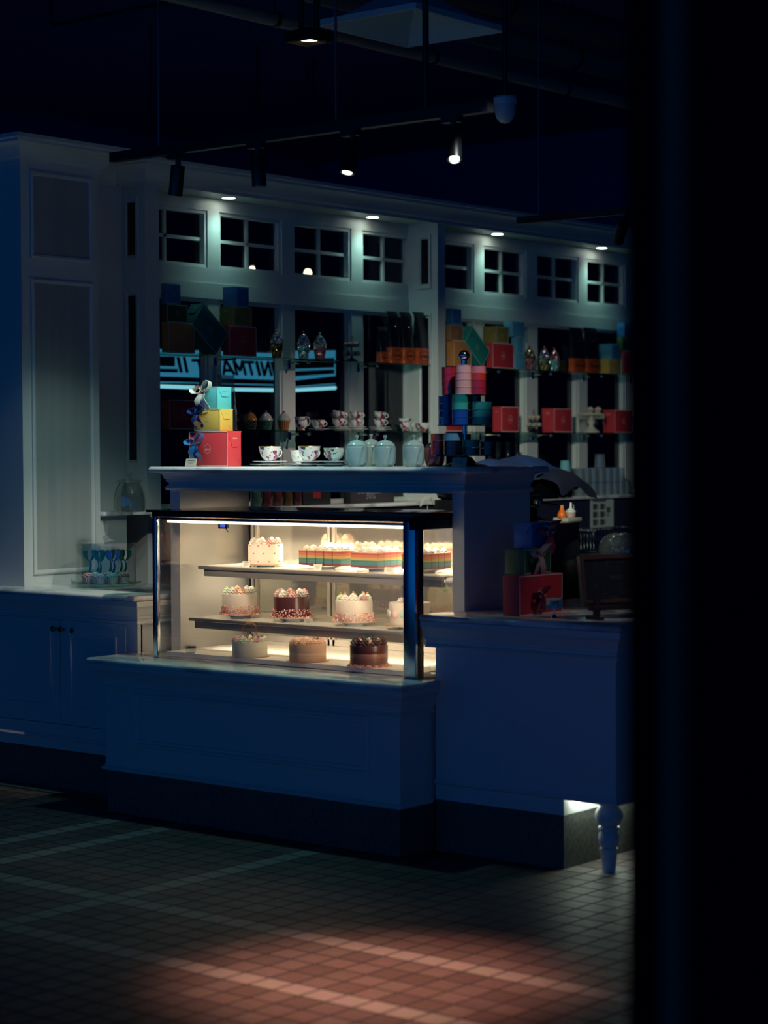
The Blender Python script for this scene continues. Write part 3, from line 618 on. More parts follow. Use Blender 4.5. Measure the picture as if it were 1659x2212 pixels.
for px, py, r, wh in ((545, 581, .018, 'left'), (665, 590, .027, 'right')):
    p = at(px, py, X=-8.9)
    o = thing('pendant_bulb', 'warm glowing pendant bulb beyond the upper window panes, the %s one' % ('small '+wh if r < .02 else 'large '+wh), 'bulb', p)
    MB().ball((0, 0, 0), r, 16, sz=1.15).build('bulb', mat('bulb_glow', (1, .8, .5), emit=14, ecol=(1, .70, .40)), o)
    MB().lathe([(.013, r), (.015, r+.03), (.008, r+.045), (0, r+.045)], n=12).build('bulb_cap', mat('copper', (.5, .2, .08), .3, 1), o)
    MB().tube([(0, 0, r+.04), (0, 0, 4.35-p[2])], .003, 6).build('cord', BLACK, o)

# ------------------------------------------------------------------ wall shelves
XSH = -7.70; ZS1 = 2.096; ZS2 = at(347, 926, X=XSH)[2]*.5+at(1364, 936, X=XSH)[2]*.5
def shelf(ya, yb, z, lab, brks):
    o = thing('glass_shelf', lab, 'shelf', (XSH, ya, z))
    MB().box(-.175, 0, 0, yb-ya, -.009, 0, bev=.001).build('shelf_glass', SHELFG, o)
    for y in brks:
        b = MB(); b.tube([(-.178, y-ya, -.02), (-.03, y-ya, -.02)], .006, 8); b.box(-.182, -.172, y-ya-.012, y-ya+.012, -.05, -.009); b.ball((-.025, y-ya, -.02), .010, 8); b.build('shelf_bracket', CHROME, o)
S1 = (y_c1b+.004, y_c2a-.004); S2 = (y_c2b+.004, yend-.06)
mul = [(op1[i][1]+op1[i+1][0])/2 for i in range(3)]; mul2 = [(op2[i][1]+op2[i+1][0])/2 for i in range(5)]
shelf(*S1, ZS1, 'upper glass shelf of the left bay, holding gift boxes and coffee bags', mul)
shelf(*S1, ZS2, 'lower glass shelf of the left bay, holding patterned teacups', mul)
shelf(*S2, ZS1, 'upper glass shelf of the right bay, holding gift boxes', mul2)
shelf(*S2, ZS2, 'lower glass shelf of the right bay, holding red boxes', mul2)

# ------------------------------------------------------------------ gift boxes
def cardm(n, c): return mat('card_'+n, c, .55)
LINE = mat('box_line', (.85, .62, .52), .6)
LINEG = mat('box_line_cool', (.30, .52, .46), .6)
RED = cardm('red', (.55, .035, .05)); TEAL = cardm('teal', (.10, .50, .52)); BLUEB = cardm('blue', (.03, .17, .42)); GREEN = cardm('green', (.05, .13, .04))
YEL = cardm('yellow', (.70, .46, .08)); BROWN = cardm('orange_brown', (.42, .17, .07)); ORANGE = cardm('orange', (.62, .25, .07)); DTEAL = cardm('dark_teal', (.01, .13, .12))
OLIVE = cardm('olive', (.28, .22, .05)); LBLUE = cardm('light_blue', (.08, .34, .52))
def box_mesh(wx, dy, h, logo='X', pleat='Y', logo_off=(0, 0), bulge=False):
    """front-right-bottom corner at the origin: extends to -x (wx) and +y (dy)"""
    b = MB(); b.box(-wx, 0, 0, dy, 0, h, 0, bev=min(.0025, h*.02))
    def face(O, u, n, W_):
        u = Vector(u); n = Vector(n); v = Vector((0, 0, 1))
        b.ring(O, u, v, n, .001, W_-.001, .001, h-.001, [(0, .0004), (.0035, .0010), (.004, .0004)], 1)
        C = Vector(O)+u*(W_/2+logo_off[0])+v*(h/2+logo_off[1])+n*.0006; ra = min(W_, h)*.13
        b.oval(C, u, v, ra, ra*1.22 if abs(n.x) > .5 else ra, .0014, 1)
        b.text('BISOU', C-v*ra*.1+n*.0003, u, v, w=ra*1.35, mt=1)
        b.text('- . -', C+v*ra*.42+n*.0003, u, v, w=ra*.7, mt=1)
    def fold(O, u, n, W_):
        u = Vector(u); n = Vector(n); v = Vector((0, 0, 1)); O = Vector(O); k = .0016; q = min(W_*.3, h*.25)
        A, B_, C_, D_ = O, O+u*W_, O+u*W_+v*h, O+v*h; m1, m2 = O+u*q+v*h*.55, O+u*(W_-q)+v*h*.55
        b.add([D_+n*.0008, C_+n*.0008, m2+n*k*2, m1+n*k*2, m1, m2], [(3, 2, 1, 0), (3, 4, 5, 2), (3, 0, 4), (2, 5, 1)], 0)
        for P, Q in ((A, O+u*q*.9+v*h*.22), (B_, O+u*(W_-q*.9)+v*h*.22), (m1, m2), (D_, m1), (C_, m2)):
            b.tube([P+n*.0012, Q+n*.0016], .0006, 4)
        b.text('BISOU', O+u*W_/2+v*h*.8+n*.0035, u, v, w=W_*.3, mt=1)
    if logo == 'X': face((0, 0, 0), (0, 1, 0), (1, 0, 0), dy)
    else: face((-wx, 0, 0), (1, 0, 0), (0, -1, 0), wx)
    if pleat == 'Y': fold((-wx, 0, 0), (1, 0, 0), (0, -1, 0), wx)
    elif pleat == 'X': fold((0, 0, 0), (0, 1, 0), (1, 0, 0), dy)
    return b
def gift(label, pb, pc, pr, ytop, z0, col, X=None, Y=None, logo='X', pleat='Y', line=LINE, group=None, ymid=None, logo_off=(0, 0), h=None):
    ym = ytop+10
    if X is not None: c = at(pc, ym, X=X); yc = c[1]; xc = X
    else: c = at(pc, ym, Y=Y); xc = c[0]; yc = Y
    xl = at(pb, ym, Y=yc)[0]; yr = at(pr, ym, X=xc)[1]
    if h is None: h = at(pc, ytop, X=xc)[2]-z0
    o = box_mesh(xc-xl, yr-yc, h, logo, pleat, logo_off).build('gift_box', [col, line], loc=(xc, yc, z0))
    tag(o, label, 'box', group); o['h'] = h; return o, xc, yc, z0+h
GA = 'gift boxes on the upper left shelf'; GB_ = 'gift boxes on the upper right shelf'; XB = -7.715
o, *_r = gift('orange-brown gift box, bottom of the leftmost stack on the upper left shelf', 349, 363, 421, 695, ZS1, BROWN, X=XB, group=GA, line=LINEG); z1 = _r[2]
o, *_r = gift('dark green gift box in the middle of the leftmost shelf stack', 349, 361, 405, 656, z1+.0005, cardm('dark_green', (.02, .07, .03)), X=XB-.004, group=GA, line=LINEG)
gift('small dull blue gift box on top of the leftmost shelf stack', 348, 359, 390, 612, _r[2]+.0005, BLUEB, X=XB-.006, group=GA, line=LINEG)
o, *_r = gift('dark red gift box on the upper shelf left of the first cupcake jar', 481, 495, 554, 703, ZS1, RED, X=XB, group=GA)
o, *_r = gift('olive gift box sitting on the dark red box of the upper left shelf', 474, 505, 544, 662, _r[2]+.0005, OLIVE, X=XB-.004, group=GA, line=LINEG, logo='X')
gift('blue gift box on top of the olive one, upper left shelf', 481, 511, 538, 619, _r[2]+.0005, BLUEB, X=XB-.006, group=GA, line=LINEG)
def tilted(label, cx, cy, P, m, group):
    """box standing on one edge, its logo face turned to the room"""
    q = [at(x, y, X=XB+.002) for x, y in P]      # top, right, bottom, left
    e1 = q[1]-q[0]; e2 = q[3]-q[0]; L1, L2 = e1.length, e2.length; a = math.atan2(e1.z, e1.y)
    b = MB(); M0 = Matrix.Rotation(a, 4, 'X'); b.M = M0
    src = box_mesh(.10, L1, L2, 'X', 'Y')
    b.M = Matrix.Rotation(a, 4, 'X') @ Matrix.Translation((0, 0, -L2))
    b.v = []; [b.v.append(tuple(b.M @ Vector(v))) for v in src.v]; b.f = src.f; b.m = src.m
    zmin = min(v[2] for v in b.v); loc = Vector((q[0].x, q[0].y, ZS1-zmin+.0005))
    o = b.build('gift_box', [m, LINEG], loc=loc); tag(o, label, 'box', group)
tilted('large dark teal gift box tilted on its corner, upper left shelf', 0, 0, [(441, 651), (494, 716), (469, 761), (414, 697)], DTEAL, GA)
tilted('teal gift box tilted on its corner on the upper right shelf', 0, 0, [(1021, 696), (1059, 751), (1045, 788), (1006, 734)], cardm('mid_teal', (.02, .26, .22)), GB_)
o, *_r = gift('orange gift box, bottom of the leftmost stack on the upper right shelf', 964, 981, 1018, 735, ZS1, ORANGE, X=XB, group=GB_)
o, *_r = gift('small brown gift box, middle of the leftmost stack on the upper right shelf', 963, 972, 1000, 701, _r[2]+.0005, BROWN, X=XB-.004, group=GB_, line=LINEG)
gift('tall blue gift box topping the leftmost stack on the upper right shelf', 963, 977, 997, 666, _r[2]+.0005, BLUEB, X=XB-.006, group=GB_, line=LINEG)
o, *_r = gift('red gift box on the upper right shelf beside the tilted teal one', 1050, 1064, 1110, 740, ZS1, RED, X=XB, group=GB_)
gift('dark green gift box on top of the red one, upper right shelf', 1043, 1072, 1099, 704, _r[2]+.0005, OLIVE, X=XB-.006, group=GB_, line=LINEG)
o, *_r = gift('small light blue gift box, bottom of the blue stack on the upper right shelf', 1105, 1113, 1134, 763, ZS1, LBLUE, X=XB+.004, group=GB_, line=LINEG)
o, *_r = gift('middle light blue gift box with a pleated side, upper right shelf', 1104, 1116, 1131, 728, _r[2]+.0005, LBLUE, X=XB, group=GB_, line=LINEG)
gift('top light blue gift box with a folded side, upper right shelf', 1087, 1107, 1134, 693, _r[2]+.0005, LBLUE, X=XB, group=GB_, line=LINEG)
o, *_r = gift('gold gift box with a dark pleated side near the right end of the upper shelf', 1293, 1316, 1341, 775, ZS1, YEL, X=XB, group=GB_, line=LINEG)
gift('light blue gift box on the gold one, near the right end of the upper shelf', 1294, 1322, 1337, 742, _r[2]+.0005, LBLUE, X=XB-.004, group=GB_, line=LINEG)
o, *_r = gift('dark red gift box at the far right end of the upper shelf', 1344, 1348, 1378, 758, ZS1, RED, X=XB-.02, group=GB_)
o, *_r = gift('dark green gift box on the dark red one, far right of the upper shelf', 1333, 1345, 1376, 727, _r[2]+.0005, GREEN, X=XB-.03, group=GB_, line=LINEG)
gift('deep blue gift box on top of the far right stack', 1333, 1350, 1374, 696, _r[2]+.0005, BLUEB, X=XB-.03, group=GB_, line=LINEG)
GC = 'red gift boxes on the lower shelf'
gift('dark red gift box at the left end of the lower shelf, behind the bowed boxes', 348, 366, 430, 863, ZS2, cardm('dark_red', (.42, .03, .05)), X=XB, group=GC)
gift('red gift box on the lower shelf mostly hidden behind the ribbon stand', 955, 963, 1001, 880, ZS2, RED, X=XB, group=GC)
gift('red gift box on the lower shelf just right of the ribbon stand', 1064, 1083, 1121, 878, ZS2, RED, X=XB, group=GC)
gift('red gift box between the tiny tiered stand and the white cake stand', 1171, 1197, 1236, 882, ZS2, RED, X=XB, group=GC)
gift('red gift box at the right end of the lower shelf, past the white cake stand', 1303, 1328, 1368, 885, ZS2, RED, X=XB, group=GC)

def ribbon_bow(name, m1, m2, parent, loc, s=1.0, rot=None, tails=2, seed=0):
    """two padded loops, knot and hanging tails; local x = right, z = up, -y = out"""
    rnd = random.Random(seed); b = MB()
    for sgn, dx, dz in ((-1, -.034, .004), (1, .026, .030)):
        pts = []
        for i in range(15):
            a = 2*pi*i/14; L = .036
            pts.append(Vector((sgn*(1-cos(a))*.5*L*1.1, -.006-.010*sin(a)*sgn*.8-.004*(1-cos(a)), (dz/.03)*(1-cos(a))*.5*.030+.011*sin(a))))
        b.strip(pts, (0.25*sgn, -1, .15), .025, .0008, 0)
    for k in range(tails):
        sx = (-1, 1)[k % 2]; pts = [Vector((sx*.022*(i/7)**.8 + .004*sin(i*1.2+k), -.006-.010*sin(i*.5), -.062*i/7)) for i in range(8)]
        b.strip(pts, (1, -.2*sx, .3*sx), [.016+.007*sin(i*.45) for i in range(8)], .0008, 0)
    b.ball((0, -.008, 0), .007, 10, 1)
    for sgn in (-1, 1):
        pts = [Vector((sgn*.026*sin(pi*i/8), -.014, .010*sin(2*pi*i/8)*sgn+.012*i/8)) for i in range(9)]; b.strip(pts, (0, 0, 1), .004, .0008, 1)
    b.v = [(x*s, y*s, z*s) for x, y, z in b.v]
    return b.build(name, [m1, m2], parent, loc, rot=rot)
def gift_tag(parent, loc, r, m, rot=(0, 0, 0)):
    b = MB(); b.M = Matrix.Rotation(pi/2, 4, 'X'); b.lathe([(0, 0), (r, 0), (r, .0015), (0, .0015)], n=24, mt=0)
    b.M = Matrix.Identity(4)
    for k in range(3): b.box(-r*.5, r*.5, -.0022, -.0016, -r*.2+k*r*.28, -r*.16+k*r*.28, 1)
    return b.build('gift_tag', [m, LINE], parent, loc, rot=rot)
SAT_B = mat('satin_blue', (.03, .16, .42), .22, coat=.4); SAT_P = mat('satin_pink', (.75, .28, .30), .25); SAT_W = mat('satin_white', (.70, .72, .62), .25); SAT_N = mat('satin_navy', (.012, .035, .16), .25)
SAT_R = mat('satin_rose', (.45, .07, .12), .22); SAT_C = mat('satin_cream', (.55, .40, .34), .25)
GH = 'ribboned gift boxes stacked on the raised marble top'
YHB = 6.56
o, xc, yc, z1 = gift('big red gift box with a blue bow, bottom of the raised top stack', 408, 492, 521, 931, ZH, cardm('bright_red', (.70, .05, .06)), Y=YHB, logo='Y', pleat='X', group=GH, logo_off=(-.005, 0))
wx = xc-at(408, 960, Y=yc)[0]
ribbon_bow('ribbon_bow', SAT_B, SAT_P, o, (-wx+.055, -.004, .105), 1.25, seed=1); gift_tag(o, (-wx+.062, -.012, .055), .022, SAT_N)
o, xc, yc, z2 = gift('yellow and green gift box with a brown round tag, middle of the raised top stack', 419, 475, 503, 883, z1+.0005, YEL, Y=YHB+.005, logo='Y', pleat='X', group=GH, line=LINEG)
wx = xc-at(419, 900, Y=yc)[0]; ribbon_bow('ribbon_bow', SAT_N, SAT_N, o, (-wx+.035, -.004, .085), 1.1, seed=2); gift_tag(o, (-wx+.04, -.018, .045), .026, mat('tag_brown', (.28, .13, .06), .6))
o, xc, yc, z3 = gift('teal gift box with a white bow on top of the raised top stack', 436, 470, 500, 835, z2+.0005, TEAL, Y=YHB+.01, logo='Y', pleat='X', group=GH, line=LINEG)
ribbon_bow('ribbon_bow', SAT_W, mat('satin_coral', (.7, .16, .14), .3), o, (-.078, -.006, .078), 1.35, seed=3)
# stack on the right counter (wide logo face towards the room's right)
GR = 'ribboned gift boxes stacked on the right counter'
XR_ = at(1122, 1332, Z=.93)[0]; YR_ = at(1122, 1332, Z=.93)[1]
o, xc, yc, z1 = gift('dark red gift box with purple tag, bottom of the stack on the right counter', 1086, 1122, 1215, 1245, .93, RED, X=XR_, logo='X', pleat=None, group=GR)
ribbon_bow('ribbon_bow', mat('satin_maroon', (.16, .01, .03), .3), SAT_C, o, (.006, .12, .075), 1.1, rot=(0, 0, pi/2), seed=4); gift_tag(o, (.014, .12, .045), .026, mat('tag_purple', (.16, .03, .10), .5), rot=(0, 0, pi/2))
o, xc2, yc2, z2 = gift('dark green gift box with a cream bow, middle of the right counter stack', 1091, 1133, 1190, 1187, z1+.0005, GREEN, X=xc-.03, logo='X', pleat=None, group=GR, line=LINEG)
ribbon_bow('ribbon_bow', SAT_C, SAT_P, o, (.006, .075, .075), 1.3, rot=(0, 0, pi/2), seed=5); gift_tag(o, (.014, .09, .035), .026, mat('tag_grey', (.2, .2, .25), .5), rot=(0, 0, pi/2))
o, xc3, yc3, z3 = gift('blue gift box with a rose bow on top of the right counter stack', 1110, 1148, 1188, 1129, z2+.0005, BLUEB, X=xc-.05, logo='X', pleat='Y', group=GR, line=LINEG)
ribbon_bow('ribbon_bow', SAT_R, SAT_W, o, (.006, .085, .06), 1.45, rot=(0, 0, pi/2), seed=6)

# ------------------------------------------------------------------ cakes
def swirl_mesh(name, m, turns=2.2, lobes=7, sharp=.22):
    b = MB(); N = 28; K = 16; vs = []; fs = []
    for k in range(K+1):
        t = k/K; r = max(.02, (1-t**2.0))**.75*(.90+.10*cos(t*20)); z = t*1.7
        if k == 0: r = .86
        for i in range(N):
            a = 2*pi*i/N; q = r*(1+sharp*cos(lobes*a+turns*t*2*pi)); vs.append((q*cos(a), q*sin(a), z))
    for k in range(K):
        for i in range(N): fs.append((k*N+i, k*N+(i+1) % N, (k+1)*N+(i+1) % N, (k+1)*N+i))
    fs.append(list(range(N))[::-1]); b.add(vs, fs); o = b.build(name, m); me = o.data; bpy.data.objects.remove(o); return me
def put(me, name, parent, loc, s, rz=0, mats=None):
    o = bpy.data.objects.new(name, me); COL.objects.link(o); o.parent = parent; o.location = loc; o.scale = (s, s, s) if isinstance(s, (int, float)) else s; o.rotation_euler = (0, 0, rz)
    return o
CR = lambda n, c: mat('cream_'+n, c, .45)
SW = {n: swirl_mesh('swirl_'+n, CR(n, c)) for n, c in (('white', (.66, .62, .55)), ('pink', (.60, .34, .30)), ('mint', (.52, .66, .42)), ('peach', (.80, .50, .34)), ('choc', (.035, .012, .010)), ('teal', (.25, .60, .52)))}
FROST = mat('frosting_cream', (.54, .48, .40), .5, bump=(70, .2)); CHOC = mat('chocolate', (.06, .014, .012), .3); PEACH = mat('frosting_peach', (.60, .36, .23), .5, bump=(70, .2)); GREENF = mat('frosting_pale', (.60, .58, .45), .5)
GBOARD = mat('gold_board', (.55, .30, .14), .35, .5)
SPR = [mat('sprinkle_%s' % n, c, .5) for n, c in (('pink', (.70, .18, .18)), ('red', (.5, .05, .08)), ('white', (.85, .78, .7)), ('orange', (.75, .3, .12)))]
def sprinkles(parent, r, z0, z1, n, dens=.85, seed=1):
    rnd = random.Random(seed); b = MB()
    for i in range(n):
        a = rnd.uniform(0, 2*pi); t = rnd.random()**1.3; z = z0+(z1-z0)*t; rr = r+.002+(1-t)*.004*rnd.random()
        if rnd.random() < .18: z = z0-.001+rnd.random()*.002; rr = r+rnd.uniform(.002, .016)
        b.M = Matrix.Translation((rr*cos(a), rr*sin(a), z)) @ Matrix.Rotation(rnd.uniform(0, 6.28), 4, Vector((rnd.random()-.5, rnd.random()-.5, rnd.random()-.5)).normalized())
        L = .0030; b.box(-L, L, -.0011, .0011, -.0011, .0011, rnd.choice((0, 0, 1, 2, 2, 3)))
    return tag(b.build('sprinkles', SPR, parent), kind='stuff')
def plate(label, loc, r, group=None, h=.018, m=CHINA, name='cake_plate'):
    o = MB().lathe([(0, 0), (r*.45, 0), (r*.47, .004), (r*.62, h*.5), (r, h-.002), (r*1.005, h), (r*.98, h), (r*.6, h*.62), (0, h*.6)], n=40).build(name, m, loc=loc)
    return tag(o, label, 'plate', group)
def cake(label, px, pyb, wpx, hpx, Z, Y, body, sw, nsw=8, ssz=.24, spr=None, layers=None, hp=.018, plabel=None, ring_=.72, sh=1, board=True, seed=0, pgroup='white cake plates inside the case'):
    p = at(px, pyb, Y=Y); r = size_at(wpx/2, p); h = size_at(hpx, p); zb = Z
    if plabel: plate(plabel, (p[0], Y, Z), r*1.12, pgroup, hp); zb = Z+hp+.0005
    o = thing('layer_cake', label, 'cake', (p[0], Y, zb), rz=seed*.7)
    if board: MB().lathe([(0, 0), (r*1.16, 0), (r*1.16, .0015), (0, .0015)], n=40).build('cake_board', GBOARD, o)
    e = .005; z0 = .0018
    if layers:
        b = MB(); k = len(layers)
        for i, (f0, f1, _) in enumerate(layers): b.lathe([(0, z0+h*f0)]*(0)+[(r*.995, z0+h*f0), (r, z0+h*(f0+.02)), (r, z0+h*(f1-.02)), (r*.995, z0+h*f1)], n=48, mt=i)
        b.build('cake_body', [m for _, _, m in layers], o)
    else: MB().lathe([(0, z0), (r, z0), (r, z0+h-e), (r-e*.3, z0+h-e*.3), (r-e, z0+h), (0, z0+h)], n=48).build('cake_body', body, o)
    for i in range(nsw):
        a = 2*pi*(i+.3)/nsw; n_ = sw[i % len(sw)]
        put(SW[n_], 'cream_swirl', o, (r*ring_*cos(a), r*ring_*sin(a), z0+h-.001), (r*ssz, r*ssz, r*ssz*sh), a*3)
    if spr: sprinkles(o, r, z0, z0+h*spr, 620, seed=seed+3)
    return o, r, z0+h
FRONT_ = None
ZS = Z1+.002; ZSb = Z2+.002; ZF = ZC+.022; YFL = 6.385
o, r, h = cake('white cake dotted with tiny red hearts, left on the top case shelf', 574, 1218, 76, 42, ZS, 6.63, FROST, ['white', 'pink', 'white'], 8, .23, plabel='white plate under the heart-dotted cake on the top case shelf', hp=.010, pgroup=None)
hm = mat('heart_red', (.62, .08, .08), .5); b = MB()
for row, zz in enumerate((.15, .55, .93)):
    for i in range(10):
        a = 2*pi*(i+.5*(row % 2))/10; t = Vector((-sin(a), cos(a), 0)); q = Vector((cos(a), sin(a), 0)); P = q*(r+.0004)+Vector((0, 0, zz*h)); s_ = .0045; U = Vector((0, 0, 1)); pp = []
        for k in range(16):
            u = 2*pi*k/16; pp.append(P+t*(s_*sin(u)**3)+U*s_*(13*cos(u)-5*cos(2*u)-2*cos(3*u)-cos(4*u))/16+q*.0006)
        b.add(pp, [list(range(16))])
b.build('heart_sprinkles', hm, o)
cake('mint-swirled cream cake with pink sprinkled base, middle shelf left', 518, 1323, 76, 43, ZSb, 6.56, FROST, ['mint', 'white', 'peach', 'white'], 8, .25, spr=.40, plabel='white plate under the mint-swirled cake on the middle case shelf', seed=1, pgroup=None)
cake('dark chocolate cake with white swirls and sprinkled base on the middle shelf', 630, 1328, 78, 44, ZSb, 6.56, CHOC, ['white', 'pink'], 8, .25, spr=.40, plabel='white plate under the dark chocolate cake on the middle case shelf', seed=2, pgroup=None)
o, r, h = cake('candy-topped cream cake with sprinkled base, third from left on the middle shelf', 765, 1339, 80, 45, ZSb, 6.56, FROST, ['white', 'pink', 'mint', 'white'], 8, .24, spr=.40, plabel='white plate under the candy-topped cake on the middle case shelf', seed=3, sh=.8, pgroup=None)
b = MB(); cm_ = [mat('candy_'+n, c, .3) for n, c in (('pink', (.8, .2, .25)), ('green', (.2, .5, .2)), ('yellow', (.8, .6, .1)))]
for i in range(8):
    a = 2*pi*(i+.3)/8
    for k in range(2): b.ball((r*.72*cos(a)+.005*k, r*.72*sin(a), h+r*.24*1.7*.8+.002), .0042, 8, (i+k) % 3)
b.build('candies', cm_, o)
o, r, h = cake('white cake ringed with pastel macarons behind the right corner post', 885, 1347, 90, 47, ZSb, 6.56, FROST, ['white'], 6, .14, plabel='white plate under the macaron-ringed cake, right end of the middle shelf', seed=4, ring_=.5, pgroup=None)
mc = [mat('macaron_'+n, c, .6) for n, c in (('pink', (.72, .42, .38)), ('mint', (.36, .52, .42)), ('yellow', (.74, .56, .28)), ('grey', (.45, .47, .48)))]
for i in range(14):
    a = 2*pi*i/14; b = MB(); b.M = Matrix.Rotation(a, 4, 'Z') @ Matrix.Translation((r+.0005, 0, h*.52)) @ Matrix.Rotation(pi/2, 4, 'Y')
    b.lathe([(0, 0), (.010, 0), (.0115, .002), (.010, .005), (.006, .007), (0, .0075)], n=16, mod=lambda a_, z: 1+.25*abs(cos(a_)))
    b.build('macaron', mc[i % 4], o)
o, r, h = cake('pale cake with a round copper happy topper, left on the case floor', 540, 1432, 76, 33, ZF, YFL, GREENF, ['white', 'pink', 'white', 'mint'], 14, .17, seed=5, ring_=.86)
b = MB(); T = MB(); cop = mat('copper_topper', (.55, .22, .10), .3, .7)
b.tube([(0+.032*cos(2*pi*i/32), 0, .040+.034*sin(2*pi*i/32)) for i in range(32)], .0014, 6, closed=True)
b.tube([(.027*cos(2*pi*i/32), 0, .040+.030*sin(2*pi*i/32)) for i in range(32)], .0008, 6, closed=True)
for x in (-.012, .012): b.tube([(x, 0, .012), (x, 0, -.02)], .001, 6)
b.text('Happy', (0, .0005, .044), (1, 0, 0), (0, 0, 1), w=.042, extr=.04); b.text('Day', (0, .0005, .026), (1, 0, 0), (0, 0, 1), w=.024, extr=.04)
b.build('happy_topper', cop, o, (0, 0, h+.004), rz=.55-5*.7)
cake('peach cake with a crown of small piped peaks, middle of the case floor', 665, 1446, 80, 38, ZF, YFL, PEACH, ['peach'], 16, .17, seed=6, ring_=.82, layers=[(0, .3, PEACH), (.3, .5, mat('peach_light', (.64, .42, .29), .5)), (.5, 1, PEACH)])
o, r, h = cake('chocolate layer cake with dark swirls and macarons, right on the case floor', 797, 1455, 82, 45, ZF, YFL, CHOC, ['choc'], 8, .27, spr=.10, seed=7, ring_=.72, layers=[(0, .42, mat('choc_milk', (.16, .055, .035), .4)), (.42, .62, mat('choc_light', (.24, .10, .065), .4)), (.62, 1, CHOC)])
for i, (a, c) in enumerate(((.6, 0), (2.2, 2), (3.6, 1), (5.2, 0))):
    b = MB(); b.M = Matrix.Translation((r*.5*cos(a), r*.5*sin(a), h+.014)) @ Matrix.Rotation(1.1, 4, (cos(a), sin(a), 0)); b.lathe([(0, -.007), (.010, -.006), (.013, -.003), (.010, -.0015), (.010, .0015), (.013, .003), (.010, .006), (0, .007)], n=18); b.build('macaron', mc[c], o)
# rainbow slices
LAY = [mat('rainbow_'+n, c, .6) for n, c in (('violet', (.09, .015, .02)), ('blue', (.015, .095, .12)), ('green', (.02, .09, .055)), ('yellow', (.28, .17, .045)), ('orange', (.28, .085, .035)), ('red', (.24, .032, .028)), ('cream', (.40, .30, .22)))]
def slice_(wx, dy, h):
    b = MB(); n = 6
    for i in range(n):
        z0_, z1_ = h*.94*i/n, h*.94*(i+1)/n; b.box(-wx/2, wx/2, -dy/2, dy/2, z0_, z1_-.0004, i)
        b.box(-wx/2+.0004, wx/2-.0004, -dy/2+.0004, dy/2-.0004, z1_-.001, z1_+.0004, 6)
    b.box(-wx/2, wx/2, -dy/2, dy/2, h*.94, h, 6); return b
def slices(label, px, Y, n, along, wx, dy, h, group):
    p = at(px, 1210, Y=Y); first = None
    for i in range(n):
        dx, dyy = ((i-(n-1)/2)*(wx+.004), 0) if along == 'X' else (0, (i-(n-1)/2)*(dy+.0015))
        if first is None:
            first = slice_(wx, dy, h).build('cake_slice', LAY)
            for k in (-1, 0, 1) if along == 'Y' else (-.8, .8):
                put(SW['white'], 'cream_swirl', first, ((k*wx*.33 if along == 'Y' else 0), (k*dy*.28 if along == 'X' else 0), h), (.015, .015, .011), k)
            o = first
        else: o = copy_tree(first)
        o.location = (p[0]+dx, Y+dyy, ZS+.0165+.0005); tag(o, label, 'cake slice', group)
    plate('white plate under the %s' % group, (p[0], Y, ZS), .078, None, .016)
slices('upright rainbow cake slice in the left row of five on the top case shelf', 706, 6.62, 5, 'X', .044, .095, .066, 'left row of rainbow slices')
slices('rainbow slice in the middle block, just left of the corner post', 815, 6.64, 4, 'Y', .145, .042, .066, 'middle block of rainbow slices')
slices('rainbow slice in the right block, seen through the case side glass', 921, 6.66, 4, 'Y', .125, .042, .066, 'right block of rainbow slices')
# whole cakes further back on the shelves
cake('pale swirl-crowned cake at the back of the top shelf behind the left rainbow slices', 733, 1205, 74, 34, ZS, 6.80, FROST, ['white'], 9, .26, seed=8)
def price(label, px, py, Y, Z, w=.042, h=.026, rz=.12, text=True, lean=.25, m=WHITE):
    p = at(px, py, Y=Y); b = MB(); b.M = Matrix.Translation((0, 0, .0006)) @ Matrix.Rotation(-lean, 4, 'X')
    b.box(-w/2, w/2, -.0006, .0006, 0, h)
    if text:
        for k in range(3): b.box(-w*(.34-.06*k), w*(.34-.06*k), -.0012, -.0006, h*(.72-.2*k), h*(.72-.2*k)+h*.05, 1)
    b.M = Matrix.Identity(4); b.box(-w/2, w/2, 0, h*.5, 0, .0006)
    o = b.build('price_card', [m, INK], loc=(p[0], Y, Z), rz=rz); return tag(o, label, 'card')
price('small price card in front of the heart-dotted cake', 531, 1218, 6.515, ZS)
price('small price card in front of the left row of rainbow slices', 685, 1226, 6.515, ZS)
price('small price card in front of the middle rainbow block', 840, 1232, 6.515, ZS, w=.048)
price('small price card beside the dark chocolate cake on the middle shelf', 665, 1344, 6.465, ZSb)
for px, y, lab in ((367, 1416, 'small clear glass at the left end of the case floor'), (873, 1464, 'small clear glass on the case floor beside the right corner post')):
    p = at(px, y, Z=ZF)
    tag(MB().shell([(.018, 0), (.022, .002), (.026, .034)], n=24, t=.0015).build('glass_cup', CLEAR, loc=(p[0], max(p[1], YG+.06), ZF)), lab, 'glass')

# ------------------------------------------------------------------ teacups and pots
def handle(b, x, z0, z1, out, r=.0028, mt=0):
    zc = (z0+z1)/2; hh_ = (z1-z0)/2
    b.tube([(x+out*sin(pi*i/10)*(1 if i != 5 else 1.05), 0, zc+hh_*cos(pi*i/10)) for i in range(11)], r, 8, mt)
def cup_profile(r, h): return [(r*.42, 0), (r*.44, .003), (r*.40, .006), (r*.55, .010), (r*.80, h*.38), (r*.93, h*.72), (r, h)]
def teacup(label, loc, r=.042, h=.055, m=FLORAL, rz=0, group=None, name='teacup', tilt=None, has=True):
    o = MB().shell(cup_profile(r, h), n=32, t=.0016).build(name, m, loc=loc, rot=tilt or (0, 0, rz))
    if has:
        b = MB(); handle(b, r*.80, h*.30, h*.86, .018); b.build('handle', m, o)
    b = MB(); b.tube([(r*.995*cos(2*pi*i/32), r*.995*sin(2*pi*i/32), h) for i in range(32)], .0008, 6, closed=True); b.build('gold_rim', GOLDR, o)
    return tag(o, label, 'cup', group)
